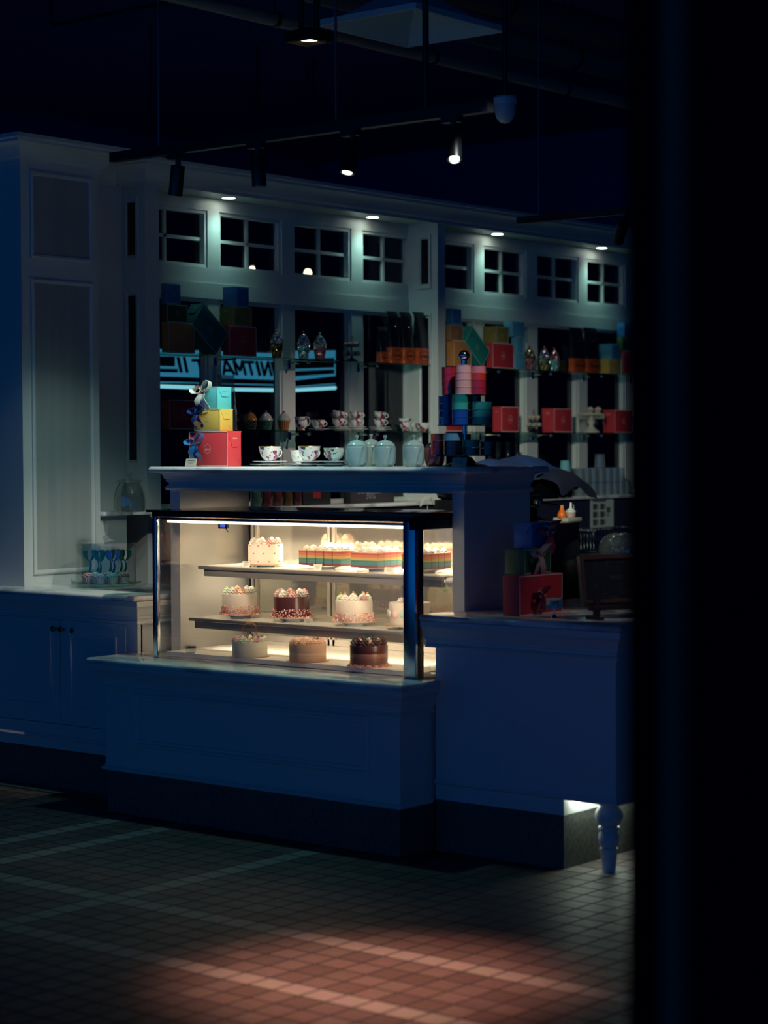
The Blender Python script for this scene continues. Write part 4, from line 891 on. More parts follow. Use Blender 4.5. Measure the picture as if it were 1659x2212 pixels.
def saucer(label, loc, r=.07, group=None, m=CHINA): return plate(label, loc, r, group, .012, m, 'saucer')
YT_ = 6.60
def on_top(px, Y=YT_): return at(px, 1000, Y=Y)[0]
ZT_ = ZH
for (px, lab, Y, rz) in ((583, 'patterned teacup nearest the red gift box on the raised marble top', YT_, 1.2), (668, 'gold-latticed teacup in the middle of the raised top, stacked in front of another', YT_, 1.4), (722, 'rose teacup with its handle to the left, beside the teapots', YT_, pi)):
    x = on_top(px, Y)
    saucer('lower white saucer under the cup %s' % {583: 'nearest the red gift box', 668: 'in the middle of the row', 722: 'beside the teapots'}[px], (x-.008, Y, ZT_), .082)
    saucer('upper white saucer under the cup %s' % {583: 'nearest the red gift box', 668: 'in the middle of the row', 722: 'beside the teapots'}[px], (x, Y, ZT_+.0125), .076)
    teacup(lab, (x, Y, ZT_+.0125+.009), .049 if px < 700 else .045, .066 if px < 700 else .058, rz=rz)
x = on_top(647, 6.72); saucer('white saucer behind the middle teacups of the raised top', (x, 6.72, ZT_), .07); teacup('rose-printed cup peeking out behind the gold-latticed one', (x, 6.72, ZT_+.009), .042, .062, rz=2)
POTB = mat('teapot_blue', (.36, .46, .45), .15, coat=.6); POTG = mat('teapot_grey', (.36, .35, .31), .2, coat=.4); POTR = mat('teapot_wine', (.22, .035, .05), .15, coat=.6)
def teapot(label, px, Y, m, w=48, hb=45, rz=0):
    p = at(px, 1003, Y=Y); r = size_at(w/2, p)*.98; h = size_at(hb, p)
    o = thing('teapot', label, 'teapot', (p[0], Y, ZH), rz=rz)
    MB().lathe([(0, 0), (r*.70, 0), (r*.78, .003), (r*.95, h*.22), (r, h*.40), (r, h*.90), (r*.97, h*.95), (r*.93, h*.97), (r*.90, h*.98), (0, h*.98)], n=40).build('pot_body', m, o)
    l = MB().lathe([(0, 0), (r*.92, 0), (r*.94, .003), (r*.88, h*.09), (r*.62, h*.22), (r*.3, h*.29), (r*.13, h*.31), (0, h*.31)], 0, 0, h*.985, 36).build('lid', m, o)
    MB().lathe([(r*.10, 0), (r*.09, h*.05), (r*.17, h*.12), (r*.20, h*.19), (r*.16, h*.22), (0, h*.225)], 0, 0, h*1.29, 20).build('lid_knob', m, l)
    b = MB(); b.tube([(r*.80, 0, h*.20), (r*1.02, 0, h*.34), (r*1.14, 0, h*.58), (r*1.24, 0, h*.82), (r*1.36, 0, h*1.0)], [r*.36, r*.32, r*.22, r*.15, r*.13], 14); b.build('spout', m, o)
    b = MB(); handle(b, -r*.93, h*.28, h*.86, -r*.42, r*.075); b.build('handle', m, o); return o
tp = ((771, POTB, 'pale blue teapot, leftmost of the three on the raised top'), (832, POTB, 'pale blue teapot, middle one of the three on the raised top'), (894, POTB, 'pale blue teapot, rightmost of the three, beside the wine-red pot'))
for px, m, lab in tp: teapot(lab, px, 6.60, m, rz=-.30)
teapot('grey-beige teapot standing behind the gap between two blue teapots', 802, 6.80, POTG, 42, 46, -.6); teapot('wine-red teapot at the right end of the teapot row', 939, 6.66, POTR, 44, 42, -.4)
price('cream card with two printed lines at the left end of the raised top', 411, 1003, 6.50, ZH, w=.062, h=.036, rz=.1, lean=.3)
price('small white card standing before the ribbon stand', 991, 1004, 6.49, ZH, w=.072, h=.038, rz=.0, lean=.2)
# shelf cups (lower left shelf)
GT = 'teacups on the lower left shelf'
XK = -7.76
def sy(px, X=XK): return at(px, 915, X=X)[1]
def creamer(label, px, s=1):
    b = MB(); b.shell([(.018, 0), (.020, .003), (.016, .008), (.030, .022), (.036, .042), (.031, .062), (.036, .078)], n=30, t=.0015, mod=lambda a, z: 1+(.18 if abs(a-3.9) < .35 and z > .06 else 0))
    o = b.build('creamer_jug', FLORAL, loc=(XK, sy(px), ZS2), rz=0); b = MB(); handle(b, .030, .026, .078, .020, .003); hb = b.build('handle', FLORAL, o); hb.rotation_euler[2] = .9
    return tag(o, label, 'jug')
creamer('flowered creamer jug leftmost of the shelf cups, next to a cupcake jar', 651); creamer('flowered creamer jug standing alone at the right of the lower left shelf', 876)
def scup(px, z, lab, r=.041, h=.052, rz=.8, tilt=None, has=True): return teacup(lab, (XK, sy(px), z), r, h, rz=rz, tilt=tilt, has=has)
saucer('white saucer under the lone flowered cup beside the left creamer', (XK, sy(690), ZS2), .062); scup(687, ZS2+.009, 'lone flowered cup beside the left creamer on the lower shelf')
for px, w in ((731, 'left'), (768, 'middle'), (820, 'right')):
    saucer('lower saucer beneath the %s pair of stacked cups' % w, (XK, sy(px)+.015, ZS2), .066); saucer('upper saucer beneath the %s pair of stacked cups' % w, (XK, sy(px), ZS2+.0125), .064)
    scup(px, ZS2+.022, 'lower cup of the %s stacked pair on the lower shelf' % w, .037, .050); scup(px, ZS2+.022+.047, 'upper cup of the %s stacked pair, sitting slightly askew' % w, .039, .045, tilt=(.08, .10, .8))
o = MB().shell(cup_profile(.044, .052), n=32, t=.0018).build('sugar_bowl', FLORAL, loc=(XK, sy(913), ZS2)); tag(o, 'flowered open bowl at the right end of the lower left shelf', 'bowl')

# ------------------------------------------------------------------ cupcakes and cupcake-shaped jars
def ribbed(n, d=.05): return lambda a, z: 1+d*cos(n*a)
def cup_jar(label, px, X, z, r, h, mb, mf, mt_, dots=False, tip=True, glassy=False, rz=0, group=None, cat='jar', ypx=None):
    y = at(px, 760 if ypx is None else ypx, X=X)[1]; o = thing('cupcake_jar', label, cat, (X, y, z), rz=rz, group=group)
    MB().lathe([(0, 0), (r*.66, 0), (r*.72, h*.03), (r*.98, h*.46), (r*1.0, h*.48), (0, h*.48)], n=60, mod=ribbed(20, .035)).build('cup_base', mb, o)
    MB().lathe([(r*.98, h*.46), (r*1.08, h*.51), (r*1.04, h*.57), (r*.90, h*.62), (r*.86, h*.67), (r*.70, h*.74), (r*.55, h*.80), (r*.30, h*.87), (0, h*.90)], n=30).build('frosting_top', mf, o)
    MB().ball((0, 0, h*.93), r*.20, 14, sz=1.2 if glassy else 1).build('cherry', mt_, o)
    if dots:
        b = MB()
        for k in range(5):
            for i in range(14):
                a = 2*pi*(i+.5*(k % 2))/14; zz = h*(.07+.085*k); q = r*(.72+.26*(zz/h-.03)/.43)*1.03; b.ball((q*cos(a), q*sin(a), zz), r*.042, 6)
        b.build('dots', WHITE, o)
    return o
SPK = []
def sparkle(n, c):
    m = mat(n, tuple(min(.95, x*1.7) for x in c), .22, .75, spec=.8); nn = m.node_tree.nodes; L = m.node_tree.links
    v = nn.new('ShaderNodeTexVoronoi'); v.inputs['Scale'].default_value = 130; t = nn.new('ShaderNodeTexCoord'); L.new(t.outputs['Object'], v.inputs[0])
    g = nn.new('ShaderNodeNewGeometry'); q = nn.new('ShaderNodeVectorMath'); q.operation = 'MULTIPLY_ADD'; q.inputs[1].default_value = (2.6, 2.6, 2.6)
    sub = nn.new('ShaderNodeVectorMath'); sub.operation = 'SUBTRACT'; sub.inputs[1].default_value = (.5, .5, .5); L.new(v.outputs['Color'], sub.inputs[0]); L.new(sub.outputs[0], q.inputs[0]); L.new(g.outputs['Normal'], q.inputs[2])
    nm = nn.new('ShaderNodeVectorMath'); nm.operation = 'NORMALIZE'; L.new(q.outputs[0], nm.inputs[0]); L.new(nm.outputs[0], nn['Principled BSDF'].inputs['Normal']); return m
SPG = sparkle('glitter_gold', (.55, .45, .25)); SPT = sparkle('glitter_teal', (.35, .60, .52)); SPP = sparkle('glitter_rose', (.62, .22, .24)); SPC = sparkle('glitter_clear', (.62, .60, .56)); SPM = sparkle('glitter_mauve', (.34, .28, .40))
GLR = mat('cherry_glass', (.45, .05, .03), .1, coat=.5)
cup_jar('sparkling glass cupcake with an orange tip, alone left of the mullion', 598, -7.76, ZS1, .036, .165, sparkle('glitter_brown', (.30, .16, .05)), SPM, mat('tip_orange', (.6, .14, .03), .2), glassy=True)
cup_jar('sparkling glass cupcake with a teal base, left one of the pair', 656, -7.76, ZS1, .037, .165, SPT, SPM, GLR, glassy=True)
cup_jar('sparkling glass cupcake with a rose base, right one of the pair', 691, -7.75, ZS1, .038, .162, SPP, SPC, mat('tip_teal', (.03, .25, .22), .2), glassy=True)
cup_jar('dim glass cupcake with a rose base beside the blue boxes, upper right shelf', 1144, -7.76, ZS1, .036, .165, SPP, sparkle('glitter_dim', (.2, .14, .10)), mat('tip_dim', (.03, .06, .05), .2), glassy=True)
cup_jar('glass cupcake with an orange tip, front one of the upper right pair', 1176, -7.75, ZS1, .036, .165, sparkle('glitter_olive', (.30, .26, .10)), SPM, MATS['tip_orange'], glassy=True)
cup_jar('glass cupcake with a teal base behind the orange-tipped one', 1197, -7.80, ZS1, .036, .165, SPT, SPP, GLR, glassy=True)
JD = mat('jar_dark', (.012, .012, .014), .2); JG = mat('jar_green', (.01, .10, .06), .25); JO = mat('jar_orange', (.45, .16, .05), .3); FW = mat('frost_white', (.42, .38, .36), .2, coat=.5); FO = mat('frost_caramel', (.42, .16, .05), .15, coat=.5)
CH = mat('cherry_red', (.45, .015, .03), .12, coat=.6)
cup_jar('ceramic cupcake jar with black dotted cup and caramel top', 541, -7.77, ZS2, .036, .112, JD, FO, mat('berry_dark', (.05, .03, .04), .2), dots=True, ypx=915)
cup_jar('ceramic cupcake jar with green dotted cup and a red cherry', 575, -7.77, ZS2, .036, .112, JG, FW, CH, dots=True, ypx=915)
cup_jar('ceramic cupcake jar with orange pleated cup and a cherry', 613, -7.77, ZS2, .036, .112, JO, FW, CH, ypx=915)
# real cupcakes
WRAP = mat('wrapper_tan', (.52, .34, .22), .6); WRAPW = mat('wrapper_pale', (.70, .58, .50), .6)
def cupcake(label, loc, s, fr, wrap=WRAPW, group=None, top=None):
    o = thing('cupcake', label, 'cupcake', loc, group=group)
    MB().lathe([(0, 0), (s*.70, 0), (s*1.0, s*1.0), (s*.96, s*1.0), (0, s*.98)], n=48, mod=ribbed(16, .04)).build('wrapper', wrap, o)
    put(SW[fr], 'frosting', o, (0, 0, s*.95), (s*1.0, s*1.0, s*.52), random.random()*6)
    if top: MB().ball((0, 0, s*1.85), s*.20, 10).build('cherry', top, o)
    return o
# white pierced cake stand
y = at(1277, 915, X=-7.76)[1]
cs = thing('cake_stand', 'white pierced cake stand with hanging crystals on the lower right shelf', 'cake stand', (-7.76, y, ZS2))
IV = mat('ivory_metal', (.62, .60, .50), .35)
MB().lathe([(0, 0), (.06, 0), (.062, .006), (.05, .014), (.030, .03), (.016, .05), (.022, .062), (.026, .08), (.018, .095), (.012, .112), (.02, .122), (0, .126)], n=32).build('pedestal', IV, cs)
MB().lathe([(0, .124), (.088, .124), (.090, .128), (.088, .132), (0, .132)], n=48).build('plate_top', IV, cs)
b = MB()
for i in range(36):
    a = 2*pi*i/36; r = .089; p = Vector((r*cos(a), r*sin(a), 0)); t = Vector((-sin(a), cos(a), 0))
    b.tube([p+Vector((0, 0, .126)), p+t*.0075+Vector((0, 0, .113)), p+Vector((0, 0, .100)), p-t*.0075+Vector((0, 0, .113)), p+Vector((0, 0, .126))], .0013, 6)
    b.tube([p+t*.0075*q+Vector((0, 0, .100-.006*(1-abs(q)))) for q in (-1, -.5, 0, .5, 1)], .0014, 6)
b.build('pierced_rim', IV, cs)
for i in range(8):
    a = 2*pi*(i+.2)/8; b = MB()
    for k in range(3): b.ball((.088*cos(a), .088*sin(a), .092-.009*k), .0032, 8)
    b.tube([(.088*cos(a)+.007*sin(q)*-sin(a), .088*sin(a)+.007*sin(q)*cos(a), .062-.009*cos(q)) for q in [2*pi*j/12 for j in range(13)]], .0012, 6); b.build('crystal_drop', CRYST, cs)
for i, (dx, dy, lab) in enumerate(((.03, -.056, 'cupcake at the left on the white pierced stand'), (.045, .012, 'cupcake in the front middle on the white pierced stand'), (.02, .060, 'cupcake at the right on the white pierced stand'))):
    cupcake(lab, (-7.76+dx, y+dy, ZS2+.1325), .024, 'white', WRAP, top=CH)
# mini tiered stands
def tier_stand(label, px, X, z, ypx, m, plates, gap, hgt, specs, lab):
    y = at(px, ypx, X=X)[1]; o = thing('tiered_stand', label, 'stand', (X, y, z))
    MB().lathe([(0, 0), (.04, 0), (.034, .008), (.010, .02), (.004, .032), (0, .032)], n=24).build('base', m, o)
    MB().tube([(0, 0, .02), (0, 0, hgt)], .0028, 8).build('pole', m, o)
    b = MB(); b.tube([(0, .012*cos(2*pi*i/16), hgt+.012+.012*sin(2*pi*i/16)) for i in range(16)], .0018, 6, closed=True); b.build('ring_handle', m, o)
    for r, zz in plates: MB().lathe([(0, zz), (r, zz+.003), (r, zz+.0045), (0, zz+.002)], n=32).build('tier_plate', m, o)
    for (r, zz), fr, w_ in zip(plates, specs, lab):
        n_ = 5 if r > .045 else 4
        for i in range(n_):
            a = 2*pi*(i+.3)/n_; cupcake('tiny cupcake on the %s' % w_, (X+r*.68*cos(a), y+r*.68*sin(a), z+zz+.0055), .0135, fr, WRAP, group='tiny cupcakes on the %s' % w_)
tier_stand('dark mini two-tier stand of tiny cakes on the upper left shelf', 760, -7.77, ZS1, 765, mat('dark_wire', (.03, .03, .035), .3, .6), [(.060, .034), (.050, .085)], 0, .125, ['peach', 'pink'], ['lower tier of the upper-shelf mini stand', 'upper tier of the upper-shelf mini stand'])
tier_stand('dark mini two-tier stand of tiny teal cakes on the lower right shelf', 1153, -7.77, ZS2, 915, MATS['dark_wire'], [(.055, .034), (.040, .080)], 0, .125, ['teal', 'white'], ['lower tier of the lower-shelf mini stand', 'upper tier of the lower-shelf mini stand'])
# dark cake box of cupcakes on top of the middle red box
# ------------------------------------------------------------------ coffee bags
BAGB = mat('bag_black', (.010, .012, .020), .28, bump=(25, .5)); BAGO = mat('bag_orange', (.62, .10, .02), .3, bump=(30, .5)); FOIL = mat('foil', (.3, .32, .36), .25, .8, bump=(40, .6))
def coffee_bag(label, px0, px1, ytop, X, dim=False, short=False):
    c = at((px0+px1)/2, 770, X=X); w = abs(at(px1, 770, X=X)[1]-at(px0, 770, X=X)[1])*.98; h = at((px0+px1)/2, ytop, X=X)[2]-ZS1; d = .05
    def sec(z):
        t = z/h; return (w/2*(1-.06*t), d/2*max(.06, (1-t**2.2)) if t > .35 else d/2)
    def body(z0, z1, mt, b, n=12):
        rows = 9; vs = []; fs = []
        for k in range(rows+1):
            z = z0+(z1-z0)*k/rows; hw, hd = sec(z); 
            for i in range(16):
                a = 2*pi*i/16; cx = (1 if cos(a) > 0 else -1)*abs(cos(a))**.4; sx = (1 if sin(a) > 0 else -1)*abs(sin(a))**.5
                vs.append((hd*sx+.004*sin(z*70)*(z/h)**2-.016*(max(0, z/h-.8)/.2)**2, hw*cx+.0015*sin(z*90+i), z))
        for k in range(rows):
            for i in range(16): fs.append((k*16+i, k*16+(i+1) % 16, k*16+16+(i+1) % 16, k*16+16+i))
        fs.append(list(range(16))[::-1]); fs.append([rows*16+i for i in range(16)]); b.add(vs, fs, mt)
    b = MB(); body(0, h*.31, 1, b); body(h*.31+.0003, h, 0, b)
    O = Vector((d/2+.0012, w*.04, h*.16)); b.oval(O, (0, 1, 0), (0, 0, 1), w*.40, h*.10, .0035, 2, h=.0008); b.text('bristot', O+Vector((.0012, 0, 0)), (0, 1, 0), (0, 0, 1), w=w*.62, mt=2, bold=.02); b.box(d/2+.0005, d/2+.001, -w*.22, w*.3, h*.03, h*.038, 2)
    for q, zz in ((-.2, .86), (.15, .80)): pass
    b.ball((d/2*.72+.001, 0, h*.70), .004, 8, 3)
    o = b.build('coffee_bag', [BAGB, BAGO, INK, FOIL], loc=(X, c[1], ZS1)); return tag(o, label, 'coffee bag')
coffee_bag('small black and red coffee bag, leftmost and lowest of the upper left shelf', 817, 838, 706, -7.79)
coffee_bag('tall black and orange coffee bag, second from the left', 838, 862, 672, -7.76); coffee_bag('tall black and orange coffee bag, third from the left', 866, 891, 674, -7.75); coffee_bag('tall black and orange coffee bag next to the column', 895, 924, 674, -7.745)
coffee_bag('dim black and red coffee bag, left one on the upper right shelf', 1232, 1260, 708, -7.76); coffee_bag('dim black and red coffee bag, right one on the upper right shelf', 1262, 1292, 708, -7.755)
# clear cellophane bag on the lower left shelf
CELLO = glass('cellophane', (.82, .86, .86), rough=.08, refl=3.0, haze=.30)
y = at(500, 915, X=-7.72)[1]; b = MB(); R_ = 10
vs = []; fs = []
for k in range(R_+1):
    t = k/R_; hw = .085*(1-.28*t); hd = .04*(1-t)+.003
    for i in range(16):
        a = 2*pi*i/16; vs.append((hd*sin(a)+.003*sin(k*2.1+i*1.7), hw*cos(a)+.003*sin(k*1.3+i*2.9), .30*t))
for k in range(R_):
    for i in range(16): fs.append((k*16+i, k*16+(i+1) % 16, k*16+16+(i+1) % 16, k*16+16+i))
b.add(vs, fs)
tag(b.build('cellophane_bag', CELLO, loc=(-7.76, y, ZS2)), 'tall clear cellophane bag on the lower shelf behind the ribboned boxes', 'bag')

# ------------------------------------------------------------------ ribbon stand on the raised top
px0 = on_top(1003, 6.66); XS_, YS_ = px0, 6.66
rs = thing('ribbon_stand', 'black three-tier stand with chrome ball on top, loaded with ribbon rolls', 'stand', (XS_, YS_, ZH))
z3_ = at(1003, 853, Y=YS_)[2]-ZH; z2_ = at(1003, 918, Y=YS_)[2]-ZH; z1_ = at(1003, 983, Y=YS_)[2]-ZH; zb_ = at(1003, 768, Y=YS_)[2]-ZH
MB().lathe([(0, 0), (.095, 0), (.095, .004), (.05, .016), (.028, .04), (.012, z1_-.004), (0, z1_-.004)], n=36).build('base', BLACKG, rs)
MB().tube([(0, 0, .03), (0, 0, zb_)], .0085, 16).build('pole', CHROME, rs)
MB().lathe([(.0125, 0), (.0125, zb_-z3_-.11), (0, zb_-z3_-.11)], 0, 0, z3_+.1, 20).build('sleeve', CHROME, rs)
MB().ball((0, 0, zb_), .0225, 28).build('ball_finial', CHROME, rs)
for r, z in ((.128, z1_), (.108, z2_), (.088, z3_)): MB().lathe([(0, z-.004), (r, z-.004), (r, z), (0, z)], n=48).build('tier_plate', BLACKG, rs)
RIB = {n: mat('ribbon_'+n, c, .14, coat=.7) for n, c in dict(red=(.35, .015, .03), pink=(.62, .30, .30), rose=(.60, .16, .18), blue=(.01, .06, .30), teal=(.04, .32, .27), dteal=(.01, .16, .14), green=(.02, .26, .12), orange=(.65, .10, .02), redor=(.50, .03, .01), black=(.008, .008, .012), sky=(.10, .28, .40), dgreen=(.01, .09, .05)).items()}
def roll(label, dx, dy, z, r, h, c, grp='ribbon rolls on the three-tier stand'):
    b = MB(); b.lathe([(r*.45, 0), (r, 0), (r, h*.06), (r*.975, h*.08), (r*.975, h*.92), (r, h*.94), (r, h), (r*.45, h), (r*.45, h*.5), (r*.45, 0)], n=36)
    o = b.build('ribbon_roll', RIB[c], loc=(XS_+dx, YS_+dy, ZH+z)); return tag(o, label, 'ribbon roll', grp)
def col_(px, dY, z, r, h, cols, what):
    dx = on_top(px, YS_+dY)-XS_
    for i, c in enumerate(cols):
        n = len(cols); pos = 'only' if n == 1 else ('bottom' if i == 0 else 'top' if i == n-1 else ('lower middle' if i == 1 and n > 3 else 'middle' if n == 3 else 'upper middle'))
        roll('%s %s roll of the %s' % (pos, {'dteal': 'dark teal', 'redor': 'orange-red', 'dgreen': 'dark green', 'sky': 'pale blue'}.get(c, c), what), dx, dY, z+.0005+i*(h+.0005), r, h, c)
col_(972, -.015, z3_, .033, .028, ['red', 'red', 'red', 'red'], 'left column, top tier of the ribbon stand')
col_(1001, -.05, z3_, .034, .029, ['pink', 'pink', 'pink', 'pink'], 'front column, top tier of the ribbon stand')
col_(1034, -.01, z3_, .031, .028, ['red', 'red', 'redor', 'rose'], 'right column, top tier of the ribbon stand')
col_(966, -.02, z2_, .036, .029, ['blue', 'blue', 'blue', 'blue'], 'left column, middle tier of the ribbon stand')
col_(994, -.062, z2_, .034, .030, ['blue', 'blue', 'teal', 'dteal'], 'front column, middle tier of the ribbon stand')
col_(1042, -.035, z2_, .040, .030, ['dteal', 'teal', 'teal'], 'right column, middle tier of the ribbon stand')
col_(1024, .06, z2_, .030, .030, ['dteal', 'dteal', 'dteal', 'dgreen'], 'rear column, middle tier of the ribbon stand')
col_(948, -.02, z1_, .034, .029, ['redor', 'redor', 'orange'], 'left column, bottom tier of the ribbon stand')
col_(977, -.075, z1_, .036, .029, ['black', 'black', 'sky'], 'front left column, bottom tier of the ribbon stand')
col_(1018, -.075, z1_, .036, .030, ['dgreen', 'green'], 'front right column, bottom tier of the ribbon stand')
col_(1054, -.02, z1_, .032, .026, ['black', 'dgreen'], 'right column, bottom tier of the ribbon stand')
col_(1000, .075, z1_, .034, .028, ['red', 'red', 'red'], 'rear column, bottom tier of the ribbon stand')

# ------------------------------------------------------------------ right counter: chalkboard, card clip
def chalkboard():
    c = [at(1244, 1201, Z=1.2), at(1258, 1309, Z=.97)]
    O = at(1310, 1337, Z=.93)                       # easel foot, front
    u = Vector((.42, .907, 0)); n = Vector((.907, -.42, 0))
    w_, h_ = .42, .215
    o = thing('chalkboard', 'small wood-framed chalkboard with chalk drawings on an easel, right counter', 'chalkboard', (0, 0, 0))
    d = (at(1260, 1250, Z=1.05)-CAM); 
    # bottom-left corner of the board above the counter
    k = O; BL = None
    t = (k-CAM).dot(cD)
    def atd(x, y):
        r = cD*FPX + rx*(x-829.5) - ru*(y-1106); return CAM + r*((O-CAM).dot(n)/r.dot(n))
    BL = atd(1258, 1307); TL = atd(1245, 1201); H = TL.z-BL.z
    o.location = (BL.x, BL.y, .93); base = Vector(o.location)
    lean = Vector((-n.x*.16, -n.y*.16, 1)).normalized()
    def P(a, b_, e=0): return (BL-base)+u*a+lean*(b_)+n*e
    f = MB(); f.ring(P(0, 0), u, lean, u.cross(lean), 0, w_, 0, H, [(0, -.012), (0, .010), (.004, .014), (.014, .014), (.018, .006)], 0)
    f.build('frame', mat('frame_wood', (.17, .075, .045), .4, noise=((8, 8, 60), (.09, .04, .03), .4)), o)
    q = MB(); q.ring(P(0, 0), u, lean, u.cross(lean), .014, w_-.014, .014, H-.014, [(0, .004), (0, .006)], 0, fill=True); q.build('slate', mat('slate', (.010, .012, .013), .75), o)
    ck = MB(); U, V = u, lean; nn = u.cross(lean)
    def C(a, b_): return P(a, b_)+nn*.0072
    def ln(pts, r=.0006, closed=False): ck.tube([C(*p) for p in pts], r, 4, closed=closed)
    def ell(a, b_, ra, rb, k0=0, k1=1): ln([(a+ra*cos(2*pi*(k0+(k1-k0)*i/18)), b_+rb*sin(2*pi*(k0+(k1-k0)*i/18))) for i in range(19)])
    ell(.075, H*.72, .020, .012); ell(.075, H*.78, .013, .010); ell(.075, H*.84, .007, .006); ln([(.057, H*.68), (.064, H*.52), (.086, H*.52), (.093, H*.68)])
    for i in range(4): ell(.135, H*.76, .026-.003*i, .030-.004*i, 0, .5)
    ell(.075, H*.30, .024, .020); ln([(.055, H*.33), (.078, H*.44), (.100, H*.30)]); ell(.105, H*.28, .012, .014); ell(.085, H*.17, .020, .006)
    ell(.190, H*.30, .018, .020); ell(.190, H*.20, .026, .008); ell(.215, H*.30, .007, .009); ell(.24, H*.60, .020, .012); ln([(.222, H*.58), (.226, H*.40), (.250, H*.40), (.258, H*.58)]); ln([(.232, H*.42), (.232, H*.58)]); ln([(.242, H*.42), (.243, H*.58)])
    ck.text('bisou', C(.155, H*.56), U, V, w=.055, extr=.005); ck.text('Coffee', C(.135, H*.13), U, V, w=.045, extr=.005); ck.text('TEA', C(.245, H*.30), U, V, w=.024, extr=.005); ck.text('Cupcakes', C(.185, H*.86), U, V, w=.036, extr=.005)
    for i in range(6): ell(.165+.007*(i % 3), H*(.40-.05*(i//3)), .0018, .0018)
    ck.build('chalk_drawing', mat('chalk', (.06, .10, .10), .9), o)
    lg_ = MB(); zz = BL.z-.93
    for a in (.055, .30):
        s_ = P(a, 0); s_ = Vector((s_.x, s_.y, 0)); M0 = Matrix.Translation(s_) @ Matrix.Rotation(math.atan2(u.y, u.x), 4, 'Z'); lg_ = MB(); lg_.M = M0
        lg_.box(-.012, .012, -.022, -.004, 0, zz+.02, bev=.002); lg_.box(-.012, .012, -.05, .05, 0, .012, bev=.002); lg_.build('easel_leg', mat('easel_wood', (.05, .02, .018), .4), o)
    lg_ = MB(); s_ = P(0, 0); lg_.M = Matrix.Translation((s_.x, s_.y, 0)) @ Matrix.Rotation(math.atan2(u.y, u.x), 4, 'Z'); lg_.box(.03, .33, -.024, .012, zz-.022, zz-.002, bev=.002); lg_.build('easel_rail', MATS['easel_wood'], o)
chalkboard()
p = at(1197, 1334, Z=.93)
ch = thing('card_clip', 'tiny chrome clip stand holding a cream card in front of the bottom red box', 'card holder', p)
MB().lathe([(0, 0), (.012, 0), (.011, .004), (.004, .012), (.0025, .022), (0, .022)], n=20).build('base', CHROME, ch)
b = MB(); b.tube([(0, 0, .02), (0, 0, .032)], .002, 8)
for s_ in (-1, 1): b.tube([(s_*.002+s_*.006*sin(2*pi*i/14), 0, .040-.008*cos(2*pi*i/14)) for i in range(15)], .0013, 6)
b.build('clip', CHROME, ch)
q = MB(); q.M = Matrix.Rotation(.85, 4, 'Z'); q.box(-.030, .034, .004, .0052, .034, .075, 0); q.box(-.016, .018, .0034, .004, .060, .064, 1); q.box(-.016, .018, .0034, .004, .054, .057, 1); q.build('card', [WHITE, INK], ch)

# ------------------------------------------------------------------ behind: coffee machine, cloth, sauces, poster, glasses
XM = -5.75; 
m0 = at(1140, 1100, Z=1.2)
def block(name, label, cat, x0, x1, px0, px1, z0, z1, m, face=None, bev=.012):
    """box standing on z0; left and right picture edges measured on its room-side face x1"""
    ya = at(px0, 1100, X=x1)[1]; yb = at(px1, 1100, X=x1)[1]
    o = MB().box(x0-x1, 0, 0, yb-ya, 0, z1-z0, bev=bev).build(name, m, loc=(x1, ya, z0)); return tag(o, label, cat), ya, yb
cfm = thing('coffee_machine', 'big black coffee machine half hidden behind the raised counter end', 'coffee machine', (-7.0, at(1146, 1040, X=-6.75)[1], .9))
yo = cfm.location[1]; L_ = at(1241, 1060, X=-6.75)[1]-yo; zt_m = at(1200, 1036, X=-6.75)[2]; zl_ = at(1200, 1078, X=-6.75)[2]
MB().box(-.25, .25, -.25, L_, zl_-.9, zt_m-.9, bev=.03).build('machine_hood', BLACKG, cfm)
MB().box(-.25, .02, -.25, L_-.05, .05, zl_-.9).build('machine_back', BLACK, cfm)
MB().box(-.25, .22, -.25, L_-.02, .0, .06, bev=.01).build('drip_tray', BLACK, cfm)
for yy in (.05, L_*.55):
    b = MB(); b.lathe([(0, 0), (.034, 0), (.036, .03), (0, .03)], .12, yy, zl_-.9-.03, 20); b.tube([(.14, yy, zl_-.92), (.27, yy, zl_-.94)], .009, 8); b.build('group_head', CHROME, cfm)
MB().box(.251, .252, .02, .10, zl_-.9+.02, zl_-.9+.03).build('badge', STEEL, cfm)
# blue cloth draped over it
DEN = mat('blue_cloth', (.010, .045, .16), .9, bump=(160, .4)); DEN2 = mat('dark_cloth', (.006, .008, .03), .85, bump=(160, .4))
def cloth(label, outline, X, m, depth=.30):
    """draped cloth; outline = [(px, top y)] along the machine, hanging down over its front"""
    pts = [at(x, y, X=X) for x, y in outline]; vs = []; fs = []; n = len(pts); K = 7
    o0 = pts[0]
    for i, p in enumerate(pts):
        for k in range(K+1):
            t = k/K; vs.append((p.x-o0.x-depth/2+depth*t+.006*sin(i*1.9+k), p.y-o0.y, p.z-o0.z-.05*(2*t-1)**2+.008*sin(i*2.3+k*1.1)))
        vs.append((p.x-o0.x+depth/2+.015, p.y-o0.y, p.z-o0.z-.12-.02*sin(i*1.7)))
    W_ = K+2
    for i in range(n-1):
        for k in range(W_-1): fs.append((i*W_+k, (i+1)*W_+k, (i+1)*W_+k+1, i*W_+k+1))
    o = MB().add(vs, fs).build('cloth', m, loc=o0); md = o.modifiers.new('thick', 'SOLIDIFY'); md.thickness = .006; s2 = o.modifiers.new('smooth', 'SUBSURF'); s2.levels = s2.render_levels = 2
    return tag(o, label, 'cloth')
cloth('blue cloth bunched over the top of the coffee machine', [(1030, 998), (1045, 994), (1060, 991), (1075, 992), (1090, 994), (1100, 990), (1112, 985), (1126, 982), (1138, 984), (1150, 989), (1163, 997), (1176, 1003), (1190, 1009), (1204, 1014)], -6.85, DEN)
